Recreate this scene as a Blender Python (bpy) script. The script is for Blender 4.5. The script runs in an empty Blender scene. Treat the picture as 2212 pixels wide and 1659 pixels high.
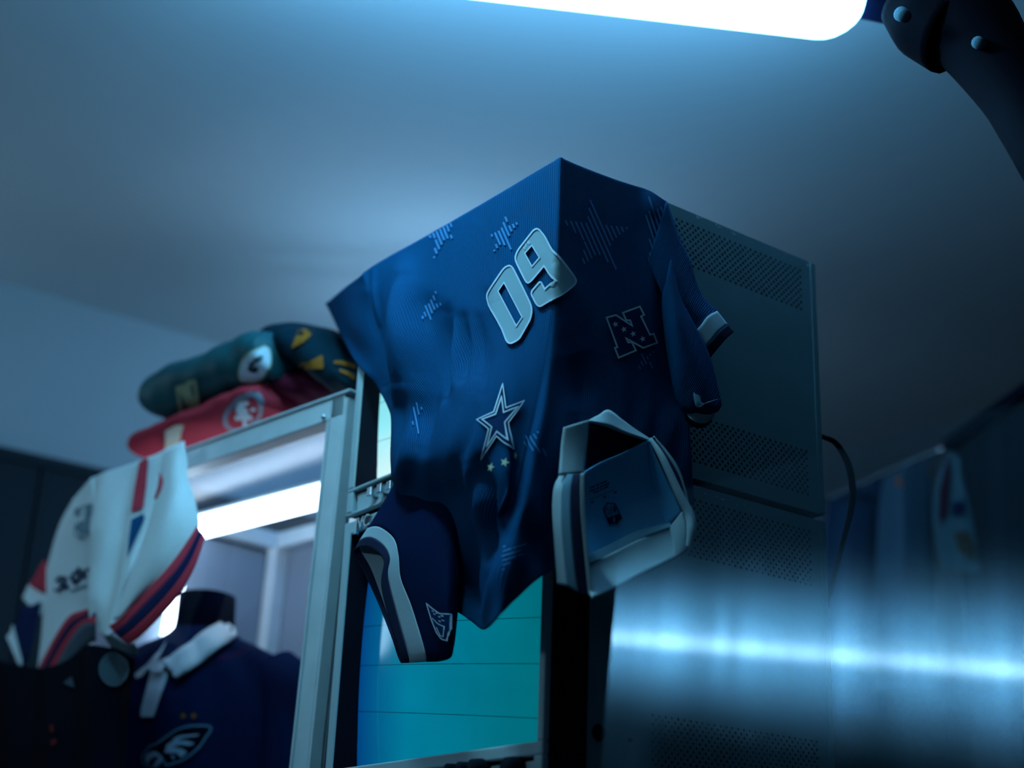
import bpy, bmesh, math, random
import numpy as np
from mathutils import Vector, Matrix
from mathutils.bvhtree import BVHTree
random.seed(7); np.random.seed(7)
scene = bpy.context.scene
COL = scene.collection

# ------------------------------------------------------------------ camera
ZT = 2.137                                   # top of the upper monitor above the floor
FPX = 3186.53
CAM = np.array([1.63229, -1.25915, ZT - 1.18729])
RW = np.array([[0.598202, 0.267935, 0.755225],
               [0.800438, -0.244631, -0.547225],
               [0.038130, 0.931862, -0.360804]])
cd = bpy.data.cameras.new('camera'); cam = bpy.data.objects.new('camera', cd); COL.objects.link(cam)
cd.sensor_fit = 'HORIZONTAL'; cd.sensor_width = 36.0; cd.lens = FPX * 36.0 / 2212.0
m4 = Matrix.Identity(4)
for i in range(3):
    for j in range(3): m4[i][j] = RW[i][j]
    m4[i][3] = CAM[i]
cam.matrix_world = m4
cd.clip_start = 0.05; cd.clip_end = 60
cd.dof.use_dof = True; cd.dof.focus_distance = 2.33; cd.dof.aperture_fstop = 1.5
cd.dof.aperture_blades = 9
scene.camera = cam

# ------------------------------------------------------------------ world, exposure
world = bpy.data.worlds.new('world'); scene.world = world; world.use_nodes = True
bg = world.node_tree.nodes['Background']; bg.inputs[0].default_value = (0.10, 0.30, 0.60, 1); bg.inputs[1].default_value = 0.02
scene.view_settings.view_transform = 'Standard'; scene.view_settings.look = 'None'
scene.view_settings.exposure = 0.0; scene.view_settings.gamma = 1.0
scene.view_settings.use_curve_mapping = False
scene.cycles.max_bounces = 6; scene.cycles.transparent_max_bounces = 12
scene.cycles.caustics_reflective = False; scene.cycles.caustics_refractive = False

# lamp settings (the lamps themselves are built below)
TUBE_COL, TUBE_POW = (0.16, 0.56, 1.0), 15.0          # tube in view, under the ceiling
KEY_COL, KEY_POW = (0.28, 0.76, 1.0), 160.0           # ceiling tubes in front of the stack and behind the camera
KEY2_COL, KEY2_POW = (0.40, 0.75, 1.0), 25.0
SIDE_POW = 4.5
BACK_COL, BACK_POW = (0.33, 0.66, 1.0), 42.0
CASE_COL, CASE_POW = (0.70, 0.86, 1.0), 9.0          # tubes inside the display case
SCREEN_POW = 0.55

# ------------------------------------------------------------------ geometry helpers
def ray(px, py):
    return RW @ np.array([(px - 1106.0) / FPX, -(py - 829.5) / FPX, -1.0])
def at(px, py, t): return CAM + t * ray(px, py)                       # depth t along the view axis
def onP(px, py, p0, n):                                               # onto any plane
    r = ray(px, py); return CAM + r * (np.dot(p0 - CAM, n) / np.dot(r, n))
def FR(px, py, off=0.0): return onP(px, py, np.array([0, -off, 0.]), np.array([0, 1., 0]))   # monitor front
def SD(px, py, off=0.0): return onP(px, py, np.array([off, 0, 0.]), np.array([1., 0, 0]))    # monitor side
def prj(P):
    v = (np.asarray(P) - CAM) @ RW
    return 1106.0 + FPX * v[..., 0] / -v[..., 2], 829.5 - FPX * v[..., 1] / -v[..., 2]
def unit(v): v = np.asarray(v, float); return v / max(1e-12, np.linalg.norm(v))

# ------------------------------------------------------------------ materials
MATS = {}
def mat(name, col, rough=0.6, metal=0.0, var=0.12, scale=30.0, bump=0.0, spec=None, coat=0.0, sheen=0.0, emit=None, epow=0.0):
    if name in MATS: return MATS[name]
    if spec is None: spec = 0.5 if (metal or rough < 0.5) else (0.25 if rough < 0.7 else 0.06)
    m = bpy.data.materials.new(name); m.use_nodes = True
    nt = m.node_tree; N = nt.nodes; L = nt.links; b = N['Principled BSDF']
    tc = N.new('ShaderNodeTexCoord'); no = N.new('ShaderNodeTexNoise'); no.inputs['Scale'].default_value = scale
    no.inputs['Detail'].default_value = 4
    L.new(tc.outputs['Object'], no.inputs['Vector'])
    mx = N.new('ShaderNodeMix'); mx.data_type = 'RGBA'
    mx.inputs[6].default_value = (*[c * (1 - var) for c in col], 1); mx.inputs[7].default_value = (*[min(1, c * (1 + var)) for c in col], 1)
    L.new(no.outputs[0], mx.inputs[0]); L.new(mx.outputs[2], b.inputs['Base Color'])
    b.inputs['Roughness'].default_value = rough; b.inputs['Metallic'].default_value = metal
    b.inputs['Specular IOR Level'].default_value = spec; b.inputs['Coat Weight'].default_value = coat
    b.inputs['Sheen Weight'].default_value = sheen
    if bump:
        bp = N.new('ShaderNodeBump'); bp.inputs['Strength'].default_value = bump; bp.inputs['Distance'].default_value = 0.002
        L.new(no.outputs[0], bp.inputs['Height']); L.new(bp.outputs[0], b.inputs['Normal'])
    if emit:
        b.inputs['Emission Color'].default_value = (*emit, 1); b.inputs['Emission Strength'].default_value = epow
    MATS[name] = m; return m

def knit(name, col, hi, period=0.0034, rough=0.75, bump=0.6):
    """ribbed jersey knit, ribs along v"""
    if name in MATS: return MATS[name]
    m = bpy.data.materials.new(name); m.use_nodes = True
    nt = m.node_tree; N = nt.nodes; L = nt.links; b = N['Principled BSDF']
    uv = N.new('ShaderNodeUVMap'); sx = N.new('ShaderNodeSeparateXYZ'); L.new(uv.outputs[0], sx.inputs[0])
    def math_(op, a, bb=None):
        n = N.new('ShaderNodeMath'); n.operation = op
        for k, s in ((0, a), (1, bb)):
            if s is None: continue
            if isinstance(s, (int, float)): n.inputs[k].default_value = s
            else: L.new(s, n.inputs[k])
        return n.outputs[0]
    rib = math_('SINE', math_('MULTIPLY', sx.outputs[0], 2 * math.pi / period))
    st = math_('SINE', math_('MULTIPLY', sx.outputs[1], 2 * math.pi / (period * 0.9)))
    no = N.new('ShaderNodeTexNoise'); no.inputs['Scale'].default_value = 700; no.inputs['Detail'].default_value = 2
    L.new(uv.outputs[0], no.inputs['Vector'])
    h = math_('ADD', math_('MULTIPLY', rib, 0.5), math_('ADD', math_('MULTIPLY', st, 0.06), math_('MULTIPLY', no.outputs[0], 1.0)))
    fac = math_('MULTIPLY', math_('ADD', h, 0.3), 0.42)
    mx = N.new('ShaderNodeMix'); mx.data_type = 'RGBA'; mx.inputs[6].default_value = (*col, 1); mx.inputs[7].default_value = (*hi, 1)
    L.new(fac, mx.inputs[0]); L.new(mx.outputs[2], b.inputs['Base Color'])
    bp = N.new('ShaderNodeBump'); bp.inputs['Strength'].default_value = bump; bp.inputs['Distance'].default_value = 0.0012
    L.new(h, bp.inputs['Height']); L.new(bp.outputs[0], b.inputs['Normal'])
    b.inputs['Roughness'].default_value = rough; b.inputs['Specular IOR Level'].default_value = 0.03
    MATS[name] = m; return m

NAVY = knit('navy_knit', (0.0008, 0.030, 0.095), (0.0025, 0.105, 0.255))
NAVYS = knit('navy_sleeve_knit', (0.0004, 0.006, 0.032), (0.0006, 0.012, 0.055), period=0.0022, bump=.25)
NAVY2 = mat('navy_trim', (0.0006, 0.007, 0.038), 0.8, var=0.1, scale=200, spec=0.2)
PALE = mat('pale_trim', (0.38, 0.47, 0.52), 0.8, var=0.05, scale=400, bump=0.15)
GREYT = mat('grey_trim', (0.10, 0.19, 0.25), 0.8, var=0.06, scale=400, bump=0.15)
SILVER = mat('silver_print', (0.21, 0.31, 0.36), 0.42, var=0.05, scale=300)
SILVERE = mat('silver_edge', (0.46, 0.56, 0.66), 0.4, var=0.04, scale=300)
TONAL = mat('tonal_print', (0.055, 0.20, 0.42), 0.7, var=0.15, scale=300)
LOGOBL = mat('logo_blue', (0.001, 0.022, 0.085), 0.8, var=0.05)
GOLD = mat('gold_thread', (0.55, 0.62, 0.40), 0.5, var=0.1, scale=300)
LINING = mat('lining_blue', (0.10, 0.42, 0.72), 0.85, var=0.08, scale=120, bump=0.2)
INK = mat('print_ink', (0.005, 0.008, 0.06), 0.8)
SHELLM = mat('monitor_steel_paint', (0.20, 0.33, 0.37), 0.45, var=0.07, scale=14, bump=0.05)
BEZEL = mat('bezel_grey_plastic', (0.42, 0.53, 0.57), 0.5, var=0.04, scale=60)
BLACK = mat('black_plastic', (0.002, 0.004, 0.012), 0.85, var=0.2, spec=0.15)
DARKIN = mat('dark_inside', (0.004, 0.006, 0.016), 0.9)
CHROME = mat('chrome_metal', (0.70, 0.80, 0.85), 0.18, metal=1.0, var=0.03)
ALU = mat('brushed_aluminium', (0.62, 0.70, 0.74), 0.40, metal=0.25, var=0.14, scale=22, bump=0.1)
CHIP = mat('bare_metal_chip', (0.55, 0.65, 0.68), 0.5)
WHITE = mat('white_jersey_fabric', (0.78, 0.84, 0.86), 0.85, var=0.04, scale=90, bump=0.2)
RED = mat('red_fabric', (0.55, 0.045, 0.075), 0.8, var=0.1, scale=90, bump=0.15)
NAVYF = mat('dark_navy_fabric', (0.006, 0.014, 0.07), 0.8, var=0.1, scale=90, bump=0.15)
BLUEF = mat('blue_panel_fabric', (0.006, 0.075, 0.20), 0.8, var=0.1, scale=90)
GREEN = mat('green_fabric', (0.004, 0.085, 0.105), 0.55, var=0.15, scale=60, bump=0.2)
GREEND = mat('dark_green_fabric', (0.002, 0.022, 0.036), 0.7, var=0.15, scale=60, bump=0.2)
GOLDF = mat('gold_fabric', (0.30, 0.11, 0.016), 0.7, var=0.1, scale=60)
CREAM = mat('cream_patch', (0.78, 0.74, 0.58), 0.7, var=0.05)
PATCHG = mat('pale_gold_patch', (0.36, 0.42, 0.26), 0.7, var=0.1)
PWHITE = mat('patch_white', (0.70, 0.80, 0.85), 0.6, var=0.04)
PGREY = mat('patch_grey', (0.26, 0.29, 0.36), 0.6, var=0.05)
POLO = mat('polo_navy_fabric', (0.0015, 0.009, 0.040), 0.85, var=0.12, scale=80, bump=0.2)
COLLARW = mat('polo_collar_white', (0.52, 0.58, 0.58), 0.85, var=0.05, scale=90, bump=0.15)
MANN = mat('mannequin_black', (0.002, 0.003, 0.010), 0.95, spec=0.0)
CEIL = mat('painted_ceiling', (0.54, 0.60, 0.64), 0.85, var=0.035, scale=1.3, bump=0.05)
WALL = mat('painted_wall', (0.40, 0.45, 0.49), 0.85, var=0.05, scale=1.1, bump=0.05)
DARKW = mat('dark_panel_paint', (0.0025, 0.009, 0.018), 0.6, var=0.15, scale=3)
FLOORM = mat('grey_floor', (0.10, 0.11, 0.13), 0.6, var=0.15, scale=6, bump=0.1)
PANELG = mat('case_back_panel', (0.19, 0.24, 0.31), 0.7, var=0.06, scale=4)
RUBBER = mat('black_rubber', (0.004, 0.004, 0.008), 0.7)

def emis(name, col, power):
    m = bpy.data.materials.new(name); m.use_nodes = True; nt = m.node_tree; nt.nodes.clear()
    e = nt.nodes.new('ShaderNodeEmission'); o = nt.nodes.new('ShaderNodeOutputMaterial')
    e.inputs[0].default_value = (*col, 1); e.inputs[1].default_value = power
    nt.links.new(e.outputs[0], o.inputs[0]); return m
TUBE_M = emis('tube_glow', TUBE_COL, TUBE_POW)
KEY_M = emis('ceiling_tube_glow', KEY_COL, KEY_POW)
KEY2_M = emis('rear_tube_glow', KEY2_COL, KEY2_POW); SIDE_M = emis('standing_tube_glow', KEY2_COL, SIDE_POW); BACK_M = emis('back_tube_glow', BACK_COL, BACK_POW)
CASE_M = emis('case_tube_glow', CASE_COL, CASE_POW)

def glass_mat(name, tint=(0.92, 0.96, 1.0), fac=0.004, rough=0.02, k=0.03):
    m = bpy.data.materials.new(name); m.use_nodes = True; nt = m.node_tree; N = nt.nodes; N.clear(); L = nt.links
    t = N.new('ShaderNodeBsdfTransparent'); t.inputs[0].default_value = (*tint, 1)
    g = N.new('ShaderNodeBsdfGlossy'); g.inputs['Roughness'].default_value = rough
    lw = N.new('ShaderNodeLayerWeight'); lw.inputs[0].default_value = 0.25
    mu = N.new('ShaderNodeMath'); mu.operation = 'MULTIPLY_ADD'; mu.inputs[1].default_value = k; mu.inputs[2].default_value = fac
    L.new(lw.outputs['Fresnel'], mu.inputs[0])
    mx = N.new('ShaderNodeMixShader'); L.new(mu.outputs[0], mx.inputs[0]); L.new(t.outputs[0], mx.inputs[1]); L.new(g.outputs[0], mx.inputs[2])
    o = N.new('ShaderNodeOutputMaterial'); L.new(mx.outputs[0], o.inputs[0]); return m
GLASS = glass_mat('clear_glass'); GLASST = glass_mat('top_glass', rough=.30, fac=.02, k=.10)

# ------------------------------------------------------------------ object helpers
def link(o, parent=None):
    COL.objects.link(o)
    if parent is not None:
        o.parent = parent
        if parent.parent is None: o.matrix_parent_inverse = Matrix.Translation(-parent.location)
    return o
def obj(name, verts, faces, material, parent=None, smooth=False, uvs=None, solid=0.0, bevel=0.0, subsurf=0):
    me = bpy.data.meshes.new(name)
    me.from_pydata([tuple(map(float, v)) for v in verts], [], [tuple(f) for f in faces]); me.update()
    mats = material if isinstance(material, (list, tuple)) else [material]
    for m in mats: me.materials.append(m)
    if smooth:
        for p in me.polygons: p.use_smooth = True
    if uvs is not None:
        ul = me.uv_layers.new(name='UVMap')
        for lo in me.loops: ul.data[lo.index].uv = uvs[lo.vertex_index]
    o = bpy.data.objects.new(name, me); link(o, parent)
    if bevel:
        b = o.modifiers.new('bevel', 'BEVEL'); b.width = bevel; b.segments = 2; b.limit_method = 'ANGLE'
    if subsurf:
        s = o.modifiers.new('sub', 'SUBSURF'); s.levels = s.render_levels = subsurf
    if solid:
        s = o.modifiers.new('thick', 'SOLIDIFY'); s.thickness = solid; s.offset = -1
    return o
def thing(name, label, cat, loc, group=None):
    o = bpy.data.objects.new(name, None); o.empty_display_size = 0.05; COL.objects.link(o)
    o.location = tuple(map(float, loc)); tag(o, label, cat, group); return o
def tag(o, label, cat, group=None):
    o['label'] = label; o['category'] = cat
    if group: o['group'] = group
    return o
def struct(o): o['kind'] = 'structure'; return o
class MB:
    def __init__(s): s.v = []; s.f = []; s.mi = []
    def add(s, vs, fs, mi=0):
        b = len(s.v); s.v += [tuple(map(float, v)) for v in vs]; s.f += [tuple(i + b for i in f) for f in fs]; s.mi += [mi] * len(fs)
    def box(s, lo, hi, mi=0):
        x0, y0, z0 = lo; x1, y1, z1 = hi
        s.add([(x0,y0,z0),(x1,y0,z0),(x1,y1,z0),(x0,y1,z0),(x0,y0,z1),(x1,y0,z1),(x1,y1,z1),(x0,y1,z1)],
              [(0,3,2,1),(4,5,6,7),(0,1,5,4),(1,2,6,5),(2,3,7,6),(3,0,4,7)], mi)
    def bar(s, p0, p1, a, b, mi=0):
        """box beam from p0 to p1 with half-extents vectors a, b"""
        p0, p1, a, b = map(np.asarray, (p0, p1, a, b))
        vs = [p0-a-b, p0+a-b, p0+a+b, p0-a+b, p1-a-b, p1+a-b, p1+a+b, p1-a+b]
        s.add(vs, [(0,3,2,1),(4,5,6,7),(0,1,5,4),(1,2,6,5),(2,3,7,6),(3,0,4,7)], mi)
    def build(s, name, material, parent=None, **k):
        o = obj(name, s.v, s.f, material, parent, **k)
        if any(s.mi): o.data.polygons.foreach_set('material_index', s.mi)
        return o
def box(name, lo, hi, material, parent=None, bevel=0.0):
    m = MB(); m.box(lo, hi); return m.build(name, material, parent, bevel=bevel)

def spline(pts, n):
    """Catmull-Rom through pts, n samples (arrays of any dimension)"""
    P = np.asarray(pts, float); k = len(P)
    if k == 2: return P[0] + np.linspace(0, 1, n)[:, None] * (P[1] - P[0])
    E = np.vstack([2 * P[0] - P[1], P, 2 * P[-1] - P[-2]]); out = []
    for t in np.linspace(0, k - 1, n):
        i = min(int(t), k - 2); f = t - i; a, b, c, d = E[i], E[i+1], E[i+2], E[i+3]
        out.append(0.5 * ((2*b) + (c-a)*f + (2*a-5*b+4*c-d)*f*f + (3*b-a-3*c+d)*f**3))
    return np.array(out)
def surf(rows, nu, nv):
    """bicubic surface through a grid of 3-D control points -> (nv, nu, 3)"""
    A = np.array([spline(r, nu) for r in rows])
    return np.array([spline(A[:, i], nv) for i in range(nu)]).transpose(1, 0, 2)
def grid_mesh(name, G, material, parent=None, flip=False, closed=False, solid=0.0, subsurf=0):
    nv, nu = G.shape[:2]; V = G.reshape(-1, 3); F = []
    for j in range(nv - 1):
        for i in range(nu if closed else nu - 1):
            i2 = (i + 1) % nu
            q = (j*nu+i, j*nu+i2, (j+1)*nu+i2, (j+1)*nu+i); F.append(q[::-1] if flip else q)
    # wind the faces so that normals look outwards (tubes) or to the viewer's side (panels)
    nn = np.cross(np.roll(G, -1, 1) - G, np.roll(G, -1, 0) - G)[:-1, :-1]; Gc = G[:-1, :-1]
    ref = Gc - G.mean(axis=1, keepdims=True)[:-1] if closed else CAM - Gc
    if np.sum(nn * ref) < 0: F = [f[::-1] for f in F]
    du = np.zeros((nv, nu)); dv = np.zeros((nv, nu))
    du[:, 1:] = np.cumsum(np.linalg.norm(np.diff(G, axis=1), axis=2), axis=1)
    du = np.tile(du.mean(axis=0), (nv, 1)); dv[1:] = np.cumsum(np.linalg.norm(np.diff(G, axis=0), axis=2), axis=0)
    uv = np.stack([du, dv], 2).reshape(-1, 2)
    return obj(name, V, F, material, parent, smooth=True, uvs=[tuple(map(float, x)) for x in uv], solid=solid, subsurf=subsurf)
def bvh_of(*objs):
    V = []; F = []
    for o in objs:
        b = len(V); V += [v.co.copy() for v in o.data.vertices]; F += [tuple(i + b for i in p.vertices) for p in o.data.polygons]
    return BVHTree.FromPolygons(V, F)

# ---- prints and patches: flat outlines laid onto a cloth surface, a hair proud of it
def tri_poly(pts, holes=(), step=9.0):
    bm = bmesh.new(); edges = []
    for loop in [pts, *holes]:
        P = [np.array(p, float) for p in loop]; vs = []
        for a, b in zip(P, P[1:] + P[:1]):
            n = max(1, int(np.linalg.norm(b - a) / step))
            for k in range(n):
                q = a + (b - a) * k / n; vs.append(bm.verts.new((q[0], q[1], 0)))
        for a, b in zip(vs, vs[1:] + vs[:1]): edges.append(bm.edges.new((a, b)))
    bmesh.ops.triangle_fill(bm, use_beauty=True, edges=edges, use_dissolve=False)
    for _ in range(4):
        lng = [e for e in bm.edges if e.calc_length() > step * 1.7]
        if not lng: break
        bmesh.ops.subdivide_edges(bm, edges=lng, cuts=1)
    bmesh.ops.triangulate(bm, faces=bm.faces[:])
    bm.verts.index_update()
    V = [(v.co.x, v.co.y) for v in bm.verts]; F = [tuple(v.index for v in f.verts) for f in bm.faces]
    bm.free(); return V, F
def ribbon(pts, w, closed=False, step=8.0):
    P = [np.array(p, float) for p in pts]
    if closed: P = P + [P[0]]
    Q = [P[0]]; 
    for a, b in zip(P, P[1:]):
        n = max(1, int(np.linalg.norm(b - a) / step)); Q += [a + (b - a) * k / n for k in range(1, n + 1)]
    if closed: Q = Q[:-1]
    n = len(Q); V = []; F = []
    for i in range(n):
        a = Q[(i-1) % n] if (closed or i) else Q[i]; b = Q[(i+1) % n] if (closed or i < n-1) else Q[i]
        if closed or 0 < i < n-1:
            d0 = unit(Q[i]-a); d1 = unit(b-Q[i]); d = unit(d0+d1) if np.linalg.norm(d0+d1) > 0.2 else d0
            k = min(2.2, 1.0 / max(0.3, abs(np.dot(d, d0))))
        else: d = unit(b - a); k = 1.0
        nn = np.array([-d[1], d[0]]) * w * 0.5 * k; V += [tuple(Q[i]-nn), tuple(Q[i]+nn)]
    for i in range(n if closed else n-1):
        j = (i+1) % n; F.append((2*i, 2*i+1, 2*j+1, 2*j))
    return V, F
def lay(name, parts, bvh, material, parent, lift=0.0012):
    """parts: list of (V2, F) in picture units, draped onto the surface"""
    VV = []; FF = []
    for V2, F in parts:
        ok = {}; 
        for i, (px, py) in enumerate(V2):
            d = Vector(ray(px, py)).normalized(); hit, n, idx, dist = bvh.ray_cast(Vector(CAM), d)
            if hit is None: continue
            if n.dot(d) > 0: n = -n
            ok[i] = len(VV); VV.append(hit + n * lift - d * lift * 0.5)
        FF += [tuple(ok[i] for i in f) for f in F if all(i in ok for i in f)]
    FF = [f for f in FF if max((VV[a] - VV[b]).length for a in f for b in f) < 0.045]
    if not FF: return None
    return obj(name, VV, FF, material, parent, smooth=True)
def star_pts(cx, cy, r, rot=-90.0, k=0.40, sx=1.0):
    return [(cx + sx * (r if i % 2 == 0 else r*k) * math.cos(math.radians(rot + 36*i)), cy + (r if i % 2 == 0 else r*k) * math.sin(math.radians(rot + 36*i))) for i in range(10)]
def star_from_tips(T):
    T = [np.array(t, float) for t in T]; out = []
    def X(a, b, c, d):
        A = np.array([b-a, c-d]).T; s = np.linalg.solve(A, c-a); return a + s[0]*(b-a)
    for i in range(5):
        out.append(T[i]); out.append(X(T[i], T[(i+2) % 5], T[(i-1) % 5], T[(i+1) % 5]))
    return [tuple(p) for p in out]
def stripes(poly, ang, pitch, w):
    """parallel stripes clipped to a polygon"""
    c, s = math.cos(math.radians(ang)), math.sin(math.radians(ang)); P = [(p[0]*c + p[1]*s, -p[0]*s + p[1]*c) for p in poly]
    res = []; y = min(p[1] for p in P) + pitch * 0.5
    while y < max(p[1] for p in P):
        xs = []
        for a, b in zip(P, P[1:] + P[:1]):
            if (a[1] - y) * (b[1] - y) < 0: xs.append(a[0] + (b[0]-a[0]) * (y-a[1]) / (b[1]-a[1]))
        xs.sort()
        for x0, x1 in zip(xs[::2], xs[1::2]):
            if x1 - x0 > 3: res.append(ribbon([(x0*c - y*s, x0*s + y*c), (x1*c - y*s, x1*s + y*c)], w))
        y += pitch
    return res

# ------------------------------------------------------------------ the room
ZC = CAM[2] + 1.88                                   # ceiling
XL = CAM[0] - 4.30                                   # long side wall
struct(box('floor', (XL, -3.6, -0.1), (3.6, 5.4, 0), FLOORM))
struct(box('ceiling', (XL - 0.1, -3.6, ZC), (3.6, 5.4, ZC + 0.1), CEIL))
struct(box('wall_left', (XL - 0.1, -3.6, 0), (XL, 5.4, ZC), WALL))
struct(box('wall_back', (XL, 5.4, 0), (3.6, 5.5, ZC), WALL))
struct(box('wall_right', (3.6, -3.6, 0), (3.7, 5.5, ZC), DARKW))
struct(box('wall_front', (XL - 0.1, -3.7, 0), (3.7, -3.6, ZC), DARKW))
# dark wall cladding, panel by panel, up to 0.52 m under the ceiling
ZD = CAM[2] + 0.316 * 4.27
trim = bpy.data.objects.new('trim_1', None); COL.objects.link(trim); trim.location = (XL, 0, 0); struct(trim)
y = -3.5
while y < 5.3:
    m = MB(); m.box((XL + 0.002, y + 0.004, 0.0), (XL + 0.03, y + 0.896, ZD - 0.002)); m.build('wall_panel', DARKW, trim, bevel=0.003); y += 0.9
m = MB(); m.box((XL + 0.0305, -3.5, ZD - 0.035), (XL + 0.040, 5.35, ZD)); m.build('cap_rail', DARKW, trim)

# ------------------------------------------------------------------ tube lamp in view + its boom
def capsule(p0, p1, r, seg=24, rings=8, flat=1.0, up=(0, 0, 1)):
    p0, p1 = np.asarray(p0, float), np.asarray(p1, float); d = unit(p1 - p0); a = unit(np.cross(d, up)); b = np.cross(a, d); G = []
    prof = [(-math.cos(t), math.sin(t)) for t in np.linspace(0.02, math.pi/2, rings)]
    for ax, rr in prof: G.append((p0 + d*ax*r, rr*r))
    for ax, rr in prof[::-1]: G.append((p1 - d*ax*r, rr*r))
    return np.array([[c + a*math.cos(t)*rr + b*math.sin(t)*rr*flat for t in np.linspace(0, 2*math.pi, seg, endpoint=False)] for c, rr in G])
def tube_path(pts, r, seg=10, n=24):
    P = spline(np.asarray(pts, float), n); G = []
    for i in range(n):
        d = unit(P[min(i+1, n-1)] - P[max(i-1, 0)]); a = unit(np.cross(d, (0.13, 0.21, 0.97))); b = np.cross(d, a)
        rr = r if np.isscalar(r) else np.interp(i/(n-1), np.linspace(0, 1, len(r)), r)
        G.append([P[i] + rr*(a*math.cos(t) + b*math.sin(t)) for t in np.linspace(0, 2*math.pi, seg, endpoint=False)])
    return np.array(G)
def capped(name, G, material, parent=None):
    o = grid_mesh(name, G, material, parent, closed=True); bm = bmesh.new(); bm.from_mesh(o.data)
    bmesh.ops.holes_fill(bm, edges=[e for e in bm.edges if e.is_boundary], sides=0); bm.to_mesh(o.data); bm.free(); return o
TD = 2.80
e1 = at(1772, -22, TD); e0 = at(560, -168, 2.67)
lamp = thing('tube_lamp', 'long glowing white tube lamp hanging under the ceiling on a dark boom', 'lamp', (e0 + e1) / 2)
capped('glow_tube', capsule(e0, e1, 0.092, flat=1.0), TUBE_M, lamp)
sock0 = at(1866, -22, TD - 0.02)
capped('end_socket', tube_path([at(1840, -16, TD), at(1900, 0, TD), at(1955, 20, TD)], [0.045, 0.042, 0.036], 16, 8), mat('socket_blue_black', (0.006, 0.012, 0.05), 0.4), lamp)
boom = thing('boom_arm', 'thick black boom arm running down from the tube lamp at the upper right', 'stand', np.array([*at(2600, 1020, 1.85)[:2], 0.0]))
ARM = mat('boom_black', (0.002, 0.002, 0.006), 0.8, spec=0.04)
capped('clamp_head', tube_path([at(1935, 10, 2.45), at(1990, 40, 2.42), at(2060, 70, 2.38)], [0.035, 0.062, 0.07], 16, 10), ARM, boom)
capped('arm_tube', tube_path([at(2035, -10, 2.42), at(2110, 75, 2.36), at(2200, 215, 2.25), at(2300, 400, 2.1), at(2420, 640, 1.95), at(2600, 1020, 1.85)], [0.075, 0.072, 0.052, 0.046, 0.044, 0.040], 18, 28), ARM, boom)
bp_ = at(2600, 1020, 1.85)
capped('stand_pole', tube_path([bp_ + np.array([0, 0, .05]), (bp_[0], bp_[1], .18)], .020, 14, 4), ARM, boom)
for a_ in (0.3, 2.4, 4.5):
    capped('leg', tube_path([(bp_[0], bp_[1], .55), (bp_[0] + .20*math.cos(a_), bp_[1] + .20*math.sin(a_), .26), (bp_[0] + .36*math.cos(a_), bp_[1] + .36*math.sin(a_), .012)], .012, 10, 8), ARM, boom)
capped('knob', tube_path([at(1946, 30, 2.33), at(1956, 36, 2.31)], [0.012, 0.010], 14, 4), GREYT, boom)
capped('knuckle_bolt', tube_path([at(2112, 92, 2.27), at(2118, 94, 2.25)], [0.010, 0.009], 12, 4), GREYT, boom)

# ceiling tube fixtures: one in front of the monitors above the frame, one behind the camera
def fixture(label, c, d, half, glow, r=0.03, drop=0.0, hw=None):
    c = np.asarray(c, float); d = unit(d)
    t = thing('ceiling_tube_fixture', label, 'lamp', c + np.array([0, 0, 0.09]), 'ceiling tube fixtures')
    hw = hw or (0.012 if drop else 0.18); m = MB(); m.bar(c - d*half + np.array([0,0,0.065]), c + d*half + np.array([0,0,0.065]), np.cross(d, (0,0,1))*hw, np.array([0,0,0.025])); m.build('housing', BEZEL, t, bevel=0.004)
    capped('glow_tube', capsule(c - d*half, c + d*half, r), glow, t)
    if drop:
        for s in (-.7, .7): capped('hanger', tube_path([c + d*half*s + np.array([0,0,.09]), c + d*half*s + np.array([0,0,.09 + drop])], .004, 8, 4), BEZEL, t)
fixture('ceiling tube light fixture just in front of the monitor stack', (-0.12, -0.50, ZC - 0.09), (1.0, 0.0, 0), 0.17, KEY_M)
K2 = np.array([-1.10, -2.45, ZC - 0.50]); 
sp0 = at(1750, 1412, 1.60)                                              # centre of the clear sheet's mirror band
sn = unit(unit(CAM - sp0) + unit(K2 - sp0))                              # sheet normal: mirrors this tube to the viewer
dv_ = np.array([0.80, 0.60, 0.0]); K2D = dv_ - 2*np.dot(dv_, sn)*sn; K2D = unit([K2D[0], K2D[1], 0])
fixture('tube light hanging behind the camera, mirrored in the clear sheet', K2, K2D, 1.0, KEY2_M, 0.022, 0.41, 0.10)
bl_ = at(960, 730, 4.25)
fixture('tube light hanging from the ceiling hidden behind the monitor stack', (bl_[0], bl_[1], ZC - 0.45), (0.598, 0.80, 0), 0.26, BACK_M, 0.03, 0.36)
sl_ = thing('standing_tube_lamp', 'tall upright tube lamp standing by the side wall left of the case', 'lamp', (-2.45, -0.82, 0.0), None)
capped('glow_tube', capsule((-2.45, -0.82, 1.88), (-2.45, -0.82, 2.30), 0.10, up=(1, 0, 0)), SIDE_M, sl_)
capped('pole', tube_path([(-2.45, -0.82, 1.83), (-2.45, -0.82, 0.03)], .014, 10, 4), BLACK, sl_)
capped('base_plate', tube_path([(-2.45, -0.82, 0.0), (-2.45, -0.82, 0.03)], .14, 24, 3), BLACK, sl_)

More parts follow.
